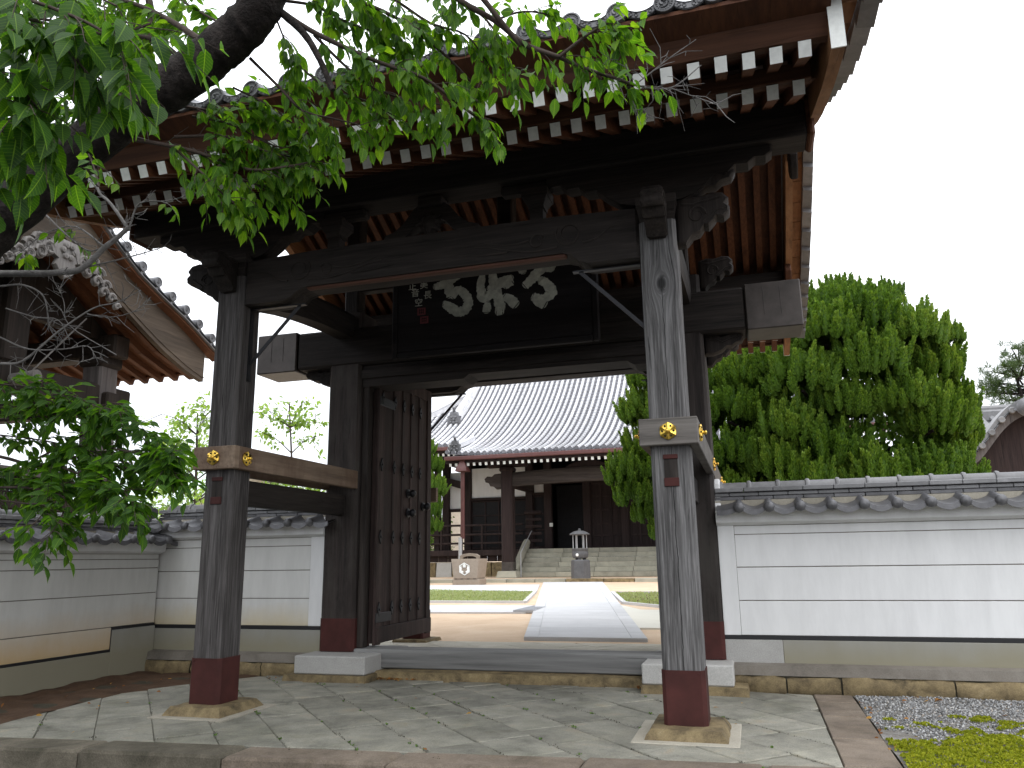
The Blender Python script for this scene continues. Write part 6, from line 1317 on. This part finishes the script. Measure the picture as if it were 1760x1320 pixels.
# ------------------------------------------------------------------ clipped junipers: domed clumps of upright flame-shaped tufts
def juniper_clump(seed, nt_, flat=.8):
    r_ = np.random.default_rng(seed); VV, FF, TT = [], [], []; off = 0
    for k in range(nt_):
        # tuft root on the upper and outer shell of a flattened dome of radius 1
        a = r_.uniform(0, 2 * math.pi); e = math.asin(r_.uniform(-.05, 1)); rad = r_.uniform(.8, 1.0)
        nrm = np.array([math.cos(a) * math.cos(e), math.sin(a) * math.cos(e), math.sin(e)])
        p0 = nrm * rad * np.array([.74, .74, flat * .72]) - np.array([0, 0, .25])
        ax = nrm * .32 + np.array([0, 0, .95]) + r_.normal(0, .10, 3); ax /= np.linalg.norm(ax)
        Ln = r_.uniform(.42, .84); Wd = r_.uniform(.085, .130); x_, y_, z_ = [q[0] for q in frames(ax[None], np.array([1., .2, 0]))]
        prof = lambda t: np.where(t < .3, .45 + 1.83 * t, 1 * np.clip(1 - (t - .3) / .7, 0, 1) ** 1.05) * Wd
        ns, nr = 6, 5; ts = np.array([0, .2, .45, .72, 1.0]); rr = prof(ts) * .8; rr[-1] = .004
        v = np.array([p0 + ax * Ln * t + (x_ * math.cos(j * 2 * math.pi / ns) + z_ * math.sin(j * 2 * math.pi / ns)) * q for t, q in zip(ts, rr) for j in range(ns)])
        f = np.array([(i * ns + j, i * ns + (j + 1) % ns, (i + 1) * ns + (j + 1) % ns, (i + 1) * ns + j) for i in range(nr - 1) for j in range(ns)])
        VV.append(v); FF.append(f + off); TT.append(np.full(len(f), r_.uniform(0, .25))); off += len(v)  # core tones kept dark: the tuft's inner shade put into colour
        n = 210; t = r_.uniform(0, 1, n) ** .9 * .97; an = r_.uniform(0, 2 * math.pi, n); q = prof(t) * r_.uniform(.78, 1.0, n)
        rd = x_[None] * np.cos(an)[:, None] + z_[None] * np.sin(an)[:, None]
        pos = p0 + ax[None] * (Ln * t)[:, None] + rd * q[:, None]; d = ax[None] * 1.0 + rd * .42 + r_.normal(0, .16, (n, 3))
        v, f = scatter(pos, d, np.array([.3, .2, .9]), r_.uniform(.045, .095, n), r_.uniform(0, 6.28, n), SPRIGV * np.array([.95, 1, 1]), SPRIGF)
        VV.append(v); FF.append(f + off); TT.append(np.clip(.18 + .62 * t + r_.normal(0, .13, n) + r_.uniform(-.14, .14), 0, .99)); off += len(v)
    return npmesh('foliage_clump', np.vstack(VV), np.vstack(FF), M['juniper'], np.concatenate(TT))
CL = [juniper_clump(100 + k, 64 + 4 * k) for k in range(5)]
def juniper(name, label, basept, clumps, trunkpts, r0):
    t = thing(name, label, 'juniper tree', basept, 'clipped junipers in the yard')
    m = MB(); c = catmull(trunkpts, 4); m.tube(c, [r0 * (1 - .6 * i / len(c)) for i in range(len(c))], 9, True, .08)
    tr = put(m, 'trunk', M['bark'], t, 60)
    for i, (x, y, z, s) in enumerate(clumps):
        if i % 2 == 0:
            k = min(len(c) - 1, max(2, int(len(c) * min(.95, max(.1, (z - .4 - basept[2]) / (trunkpts[-1][2] - basept[2] + .01)))))); b = MB(); q = c[k]
            b.tube([q, (q + np.array((x, y, z - .3))) / 2 + np.array((0, 0, .1)), (x, y, z - .1)], [r0 * .35, r0 * .25, r0 * .12], 6); put(b, 'limb', M['bark'], tr, 60)
        link('foliage_clump', CL[i % 5], t, (x, y, z), (random.uniform(-.12, .12), random.uniform(-.12, .12), random.uniform(0, 6.28)), (s * random.uniform(.92, 1.1), s * random.uniform(.9, 1.1), s * random.uniform(.95, 1.15)))
    return t
r_ = np.random.default_rng(5); cl = []
cx, cy, cz_ = 4.36, 9.8, 3.35; RX, RY, RZ = 2.10, 1.7, 2.95
def core(t_parent, c, r, seed, mat='juniper'):            # dense inner foliage behind the tufts, crown shade put into its dark tones
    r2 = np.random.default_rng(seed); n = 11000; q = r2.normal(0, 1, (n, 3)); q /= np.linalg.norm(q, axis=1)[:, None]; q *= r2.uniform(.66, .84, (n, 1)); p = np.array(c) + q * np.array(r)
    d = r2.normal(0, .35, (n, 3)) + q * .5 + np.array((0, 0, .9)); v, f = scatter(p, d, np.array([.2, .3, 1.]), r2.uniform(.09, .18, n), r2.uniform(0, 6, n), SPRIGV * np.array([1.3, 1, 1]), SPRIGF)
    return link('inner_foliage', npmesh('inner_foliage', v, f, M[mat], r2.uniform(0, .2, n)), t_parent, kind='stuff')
n = 84; gold = math.pi * (3 - 5 ** .5)                   # domed clumps spread evenly over the crown
for k in range(n):
    zf = 1 - 2 * (k + .5) / n; rr = math.sqrt(1 - zf * zf); a = k * gold
    if math.sin(a) * rr > .45 or zf < -.72: continue
    bulge = 1 + .05 * math.sin(a * 3 + zf * 5)
    flat = rr if zf > 0 else min(1, rr * 1.12)
    p = (cx + RX * .88 * bulge * flat ** .8 * math.cos(a) + r_.normal(0, .07), cy + RY * .86 * flat ** .8 * math.sin(a) + r_.normal(0, .07), cz_ + RZ * .86 * zf + r_.normal(0, .10))
    if (p[0] - 4.95) ** 2 + (p[2] - 3.35) ** 2 < .10: continue      # a dark gap in the crown
    cl.append((*p, r_.uniform(.56, .80)))
cl += [(cx + 1.9, cy - .3, 5.1, .42), (cx + 1.0, cy, 6.0, .45), (cx - .7, cy - .1, 6.02, .45), (cx + .25, cy, 6.15, .5), (2.25, 8.6, 2.2, .6), (2.3, 8.6, 3.0, .6), (2.35, 8.8, 3.8, .6), (2.3, 8.9, 1.5, .55), (2.7, 9, 4.5, .55)]
big_j = juniper('juniper_tree', 'large rounded juniper with upright flame-shaped tufts behind the right wall', (4.25, 9.8, .2), cl, [(4.25, 9.8, .1), (4.3, 9.75, 1.5), (4.15, 9.85, 3.2), (4.3, 9.8, 5.4)], .24)
core(big_j, (cx, cy, cz_), (RX, RY, RZ), 61)
cl = [(.78, 9.0, 3.95, .48), (.72, 9.0, 3.35, .40), (.95, 9.1, 4.6, .46), (1.25, 9.2, 5.1, .42), (1.1, 9.2, 4.0, .5), (.42, 8.9, 2.75, .42), (.55, 9.0, 2.35, .46), (.98, 9.0, 2.75, .5), (.75, 9.05, 1.98, .32), (1.15, 9.0, 2.1, .46), (1.05, 8.9, 1.68, .30), (1.4, 9.1, 3.3, .5), (1.5, 9.1, 2.6, .5), (1.65, 9.2, 4.5, .5), (1.7, 9.2, 3.7, .5), (.62, 9.1, 3.0, .3)]
cl = [(x, y, z, s * 1.22) for x, y, z, s in cl] + [(1.3, 9.35, 2.9, .6), (1.35, 9.4, 4.2, .6), (1.2, 9.3, 2.2, .5), (1.0, 9.1, 3.1, .55), (.9, 9.05, 2.35, .5)]
juniper('juniper_tree', 'narrow juniper overhanging the court path, beside the right front pillar', (1.85, 9.2, .2), cl, [(1.85, 9.2, .1), (1.8, 9.2, 1.6), (1.7, 9.25, 3.2), (1.4, 9.2, 4.8)], .14)
DXJ = 1.32; cl = [(x + DXJ, y, z, s) for x, y, z, s in [(-10.1, 21, 3.0, .5), (-10.0, 21, 3.8, .5), (-10.05, 21, 4.6, .5), (-10.3, 21, 5.3, .45), (-10.6, 21, 5.9, .4), (-9.95, 21, 2.4, .36), (-10.6, 21, 4.2, .5), (-10.7, 21, 3.2, .5), (-10.3, 21, 1.9, .3)]]
cl = [(x, y, z, s * 1.25) for x, y, z, s in cl]
juniper('juniper_tree', 'dark juniper peeking past the edge of the open door, before the hall corner', (-9.15, 21.1, .4), cl, [(-9.15, 21.1, .3), (-9.1, 21.1, 2.5), (-9.15, 21.1, 5.5)], .16)

# ------------------------------------------------------------------ loose leafy trees and the pine in the distance
def leafy(name, label, cat, base_, h, spread, nb, per, size, mat, seed, trunk_r=.1, group=None, lean=(0, 0), bare=.35):
    r2 = np.random.default_rng(seed); t = thing(name, label, cat, base_, group); b0 = np.array(base_, float)
    m = MB(); top = b0 + np.array((lean[0], lean[1], h * .9)); c = catmull([b0, b0 + (top - b0) * .4 + r2.normal(0, .1, 3), top], 5)
    m.tube(c, [trunk_r * (1 - .8 * i / len(c)) for i in range(len(c))], 7); pos = []; dr = []
    for k in range(nb):
        f = r2.uniform(bare, 1); q = c[int(f * (len(c) - 1))]; a = r2.uniform(0, 6.283); l = spread * r2.uniform(.5, 1.1) * (1.15 - .6 * f)
        e = q + np.array((math.cos(a) * l, math.sin(a) * l, l * r2.uniform(.2, .8))); bc = catmull([q, (q + e) / 2 + np.array((0, 0, .1 * l)), e], 4)
        m.tube(bc, [trunk_r * .28 * (1 - .8 * i / len(bc)) for i in range(len(bc))], 5, False)
        for j in range(4):
            w = bc[r2.integers(len(bc) // 3, len(bc))]; g_ = w + r2.normal(0, .22 * spread / 1.5, 3); m.tube([w, g_], [.012, .004], 4, False)
            n = per // 4; tt = r2.uniform(.1, 1.15, (n, 1)); p = w + (g_ - w) * tt + r2.normal(0, .10 * spread / 1.5, (n, 3)); pos.append(p); dr.append(r2.normal(0, .6, (n, 3)) + (g_ - w) * 1.0 + np.array((0, 0, -.25)))
    put(m, 'trunk', M['twig'], t, 60)
    pos = np.vstack(pos); dr = np.vstack(dr); n = len(pos)
    v, f = scatter(pos, dr, np.array([.1, .1, 1.]), r2.uniform(.7, 1.2, n) * size, r2.normal(0, .6, n)); link('foliage', npmesh('foliage', v, f, mat, np.repeat(r2.uniform(0, 1, n), len(LEAFF))), t, kind='stuff')
    return t
leafy('slender_tree', 'slender pale green tree seen between the left front pillar and the main pillar', 'tree', (-10.6, 15, .2), 6.6, 1.5, 24, 64, .17, M['lightleaf'], 21, .07, 'pale trees beyond the left wall', (-.4, 0), .45)
leafy('slender_tree', 'small pale green tree just right of the slender one, near the main pillar', 'tree', (-9.2, 15.5, .2), 4.6, 1.3, 22, 68, .16, M['lightleaf'], 22, .06, 'pale trees beyond the left wall', (.1, 0), .4)
leafy('slender_tree', 'feathery pale tree rising just left of the left front pillar', 'tree', (-14.2, 15, .2), 6.5, 2.0, 34, 72, .18, M['lightleaf'], 23, .09, 'pale trees beyond the left wall', (-.2, 0), .35)
leafy('slender_tree', 'low pale bushy tree beyond the junction of the two left walls', 'tree', (-9.4, 9, 0), 2.6, 1.5, 24, 52, .13, M['lightleaf'], 24, .06, 'pale trees beyond the left wall', (0, 0), .3)
leafy('shrub', 'green shrubs behind the veranda railing at the left end of the hall', 'shrub', (-13.6, 33, .4), 3.4, 1.9, 26, 48, .2, M['shrub'], 26, .07)
leafy('tall_tree', 'tall dark trunked tree standing left of the hall corner post', 'tree', (-12.1, 25.0, .4), 6.0, 1.5, 16, 40, .2, M['shrub'], 27, .16, None, (0, 0), .6)
t = thing('pine_tree', 'distant hazy pine tree above the side hall roof on the far right', 'pine tree', (12.2, 25, 0)); r2 = np.random.default_rng(31)
m = MB(); m.tube(catmull([(12.2, 25, 0), (12.3, 25, 4), (12.0, 25, 7.8)], 5), [.16 - .012 * i for i in range(11)], 7); pos = []; dr = []
for k in range(46):
    a = r2.uniform(0, 6.28); z = r2.uniform(5.0, 8.1); l = (1.9 - .45 * max(0, z - 6.8)) * r2.uniform(.5, 1.0); q = np.array((12.2, 25, z - .25)); e = q + np.array((math.cos(a) * l, math.sin(a) * l, r2.uniform(.1, .5)))
    m.tube([q, (q + e) / 2 + np.array((0, 0, .05)), e], [.035, .025, .008], 5, False)
    for j in range(9):
        w = e + r2.normal(0, .25, 3) * np.array((1, 1, .45)) - (e - q) * r2.uniform(0, .5); n = 34; pos.append(np.repeat(w[None], n, 0) + r2.normal(0, .03, (n, 3))); dr.append(r2.normal(0, 1, (n, 3)) + np.array((0, 0, .7)))
put(m, 'trunk', M['bark'], t, 60); pos = np.vstack(pos); dr = np.vstack(dr); n = len(pos)
v, f = scatter(pos, dr, np.array([.2, .1, 1.]), r2.uniform(.16, .26, n), r2.uniform(0, 6, n), SPRIGV * np.array([.16, 1, 1]), SPRIGF); link('needles', npmesh('needles', v, f, M['pine'], r2.uniform(0, 1, n)), t, kind='stuff')

# ------------------------------------------------------------------ the cherry tree leaning over the forecourt
C = thing('cherry_tree', 'old cherry tree whose thick dark limb and bright leaves hang across the upper left', 'cherry tree', (-2.35, -3.0, -.15))
m = MB(); m.tube(catmull([(-2.75, -3.0, -.3), (-2.6, -3.0, .5), (-2.35, -3.08, 1.15), (-2.247, -3.160, 2.004), (-1.937, -3.200, 2.374)], 5), [.30 - .0086 * i for i in range(21)], 14, True, .05); trunk = put(m, 'trunk', M['bark'], C, 60)
twl = MB(); twg = MB(); LP, LD, LS, LT = [], [], [], []
r3 = np.random.default_rng(77)
def twig_leaves(p, d, l, n, size, mb, tone, droop=1):
    """a leafy twig starting at p: alternate drooping leaves on short stalks"""
    d = d / np.linalg.norm(d); e = p + d * l + np.array((0, 0, -.16 * l)); mid = p + d * l * .5 + np.array((0, 0, .02 * l)); c = catmull([p, mid, e], 3)
    mb.tube(c, [.0024 - .0016 * i / len(c) for i in range(len(c))], 4, False); side = np.cross(d, (0, 0, 1.)); side /= np.linalg.norm(side) + 1e-9
    for k in range(n):
        f = .15 + .85 * (k + r3.uniform(0, .6)) / n; q = np.array([np.interp(f, np.linspace(0, 1, len(c)), [w[i] for w in c]) for i in range(3)])
        ld = d * r3.uniform(.2, .8) + side * (1 if k % 2 else -1) * r3.uniform(.2, .9) + np.array((0, 0, -r3.uniform(.35, 1.3) * droop)) + r3.normal(0, .2, 3); ld /= np.linalg.norm(ld)
        st = r3.uniform(.010, .02); mb.tube([q, q + ld * st + np.array((0, 0, .002))], [.0011, .0009], 3, False)
        LP.append(q + ld * st); LD.append(ld); LS.append(size * r3.uniform(.7, 1.2)); LT.append(np.clip(tone + r3.normal(0, .22), 0, .98))
for pts, ra, rb_, nt2, kind in BR:
    if kind == 0:
        pts = [p for p in pts]; c = catmull(pts, 16); m = MB()
        m.tube(c, [(ra + (rb_ - ra) * i / len(c)) * (1 + .05 * math.sin(i * .9) * math.sin(i * .23) + random.uniform(-.012, .012)) for i in range(len(c))], 28, True, .028); put(m, 'limb', M['bark'], trunk, 60); continue
    c = catmull(pts, 4); mb = twg if kind in (2, 4) else twl
    b1 = MB(); b1.tube(c, [ra + (rb_ - ra) * i / len(c) for i in range(len(c))], 7 if ra > .006 else 5, True, .04); put(b1, 'branch', M['twiggrey' if kind in (2, 4) else 'twig'], trunk, 60)
    if kind in (2, 4):
        for k in range(int(len(c) * 1.1)):                # bare spur twigs
            i = r3.integers(1, len(c)); d = c[min(i, len(c) - 1)] - c[i - 1]; d /= np.linalg.norm(d) + 1e-9
            d = d * .6 + r3.normal(0, .6, 3); d /= np.linalg.norm(d); l = r3.uniform(.03, .16); p = c[i]; q = p + d * l * .55 + r3.normal(0, .008, 3); e = p + d * l + r3.normal(0, .015, 3)
            mb.tube([p, q, e], [.0024, .0018, .0010], 4, False)
            if r3.random() < .6: mb.tube([q, q + r3.normal(0, .03, 3)], [.0016, .0008], 4, False)
    size = {1: .079, 2: .085, 3: .104, 4: .08, 5: .086}[kind]; nt2 = int(nt2 * {1: 1.7, 2: 1, 3: 1.15, 4: 1.3, 5: 2.7}[kind]); tone = {1: .50, 2: .6, 3: .10, 4: .6, 5: .22}[kind]
    for k in range(nt2):
        i = int(len(c) * (.2 + .8 * (k + r3.uniform(0, 1)) / max(1, nt2))); i = min(i, len(c) - 1); d = c[i] - c[max(0, i - 1)] if i else c[1] - c[0]; d = d / (np.linalg.norm(d) + 1e-9)
        dd_ = d * .7 + r3.normal(0, .55, 3) + np.array((.12, 0, -.25 if kind != 5 else -.05)); twig_leaves(c[i], dd_, r3.uniform(.08, .22) * (1.25 if kind == 3 else 1), r3.integers(5, 9), size, mb, tone, .42 if kind == 5 else 1)
put(twl, 'leafy_twigs', M['twig'], trunk, 60, kind='stuff'); put(twg, 'bare_twigs', M['twiggrey'], trunk, 60, kind='stuff')
LP, LD, LS, LT = np.array(LP), np.array(LD), np.array(LS), np.array(LT)
cpos = np.array([2.5975, -6.1004, 1.2731]); big = np.argsort(-(LS / np.linalg.norm(LP - cpos, axis=1)))
lms = []
for tn in (.05, .2, .35, .5, .65, .8): lms.append(npmesh('leaf', LEAFV, LEAFF, M['cherry'], np.full(len(LEAFF), tn), True, LEAFV))
inside = lambda p: True
X_, Y_, Z_ = frames(LD, np.array([.15, .1, 1.]), r3.normal(0, .5, len(LP)))
for i in big[:300]:
    mt = Matrix(((X_[i][0], Y_[i][0], Z_[i][0]), (X_[i][1], Y_[i][1], Z_[i][1]), (X_[i][2], Y_[i][2], Z_[i][2]))); o = link('leaf', lms[int(LT[i] * 5.99)], C, tuple(LP[i]), mt.to_euler(), float(LS[i]))
rest = big[300:]
v, f = scatter(LP[rest], LD[rest], np.array([.15, .1, 1.]), LS[rest], r3.normal(0, .5, len(rest))); link('foliage', npmesh('foliage', v, f, M['cherry'], np.repeat(LT[rest], len(LEAFF)), True, LEAFV), C, kind='stuff')
# unseen rest of its crown, added to shade the forecourt: heavier limbs and a roof of leaves
m = MB(); r4 = np.random.default_rng(91); tips = []
for a in ((-2.42, -3.06, 1.0), (-2.117, -3.180, 2.184)):
    for e in ((-4.2, -1.6, 5.4), (-3.6, -4.6, 5.2), (-1.2, -2.2, 6.4), (-2.6, -3.4, 7.0), (-.2, -3.6, 6.2), (-4.6, -3.2, 6.0)):
        q = (np.array(a) + np.array(e)) / 2 + r4.normal(0, .25, 3); c = catmull([a, tuple(q), e], 5)
        if min(p[2] - (1.9 + .86 * (p[1] + 6.1)) if p[0] > -1.6 else 1 for p in c) < 0: continue
        m.tube(c, [.11 - .008 * i for i in range(len(c))], 8); tips += [c[-1], c[-4]]
put(m, 'upper_limbs', M['bark'], trunk, 60)
n = 9000; q = r4.normal(0, 1, (n, 3)); q /= np.linalg.norm(q, axis=1)[:, None]; q *= (r4.uniform(0, 1, n) ** .45)[:, None]
q = q * np.array((3.3, 2.5, 1.7)) + np.array((-2.2, -3.0, 6.0)); cl_ = vnoise(q[:, 0] + q[:, 2] * .7, q[:, 1] - q[:, 2] * .5, 1.3, 4)
ok = (q[:, 2] > 2.35 + .86 * (q[:, 1] + 6.1)) & (cl_ > .44); q = q[ok]; n = len(q)
d = r4.normal(0, .6, (n, 3)) + np.array((.1, 0, -.6)); v, f = scatter(q, d, np.array([.15, .1, 1.]), r4.uniform(.10, .16, n), r4.normal(0, .6, n))
link('upper_foliage', npmesh('upper_foliage', v, f, M['cherry'], np.repeat(r4.uniform(0, .9, n), len(LEAFF)), True, LEAFV), C, kind='stuff')
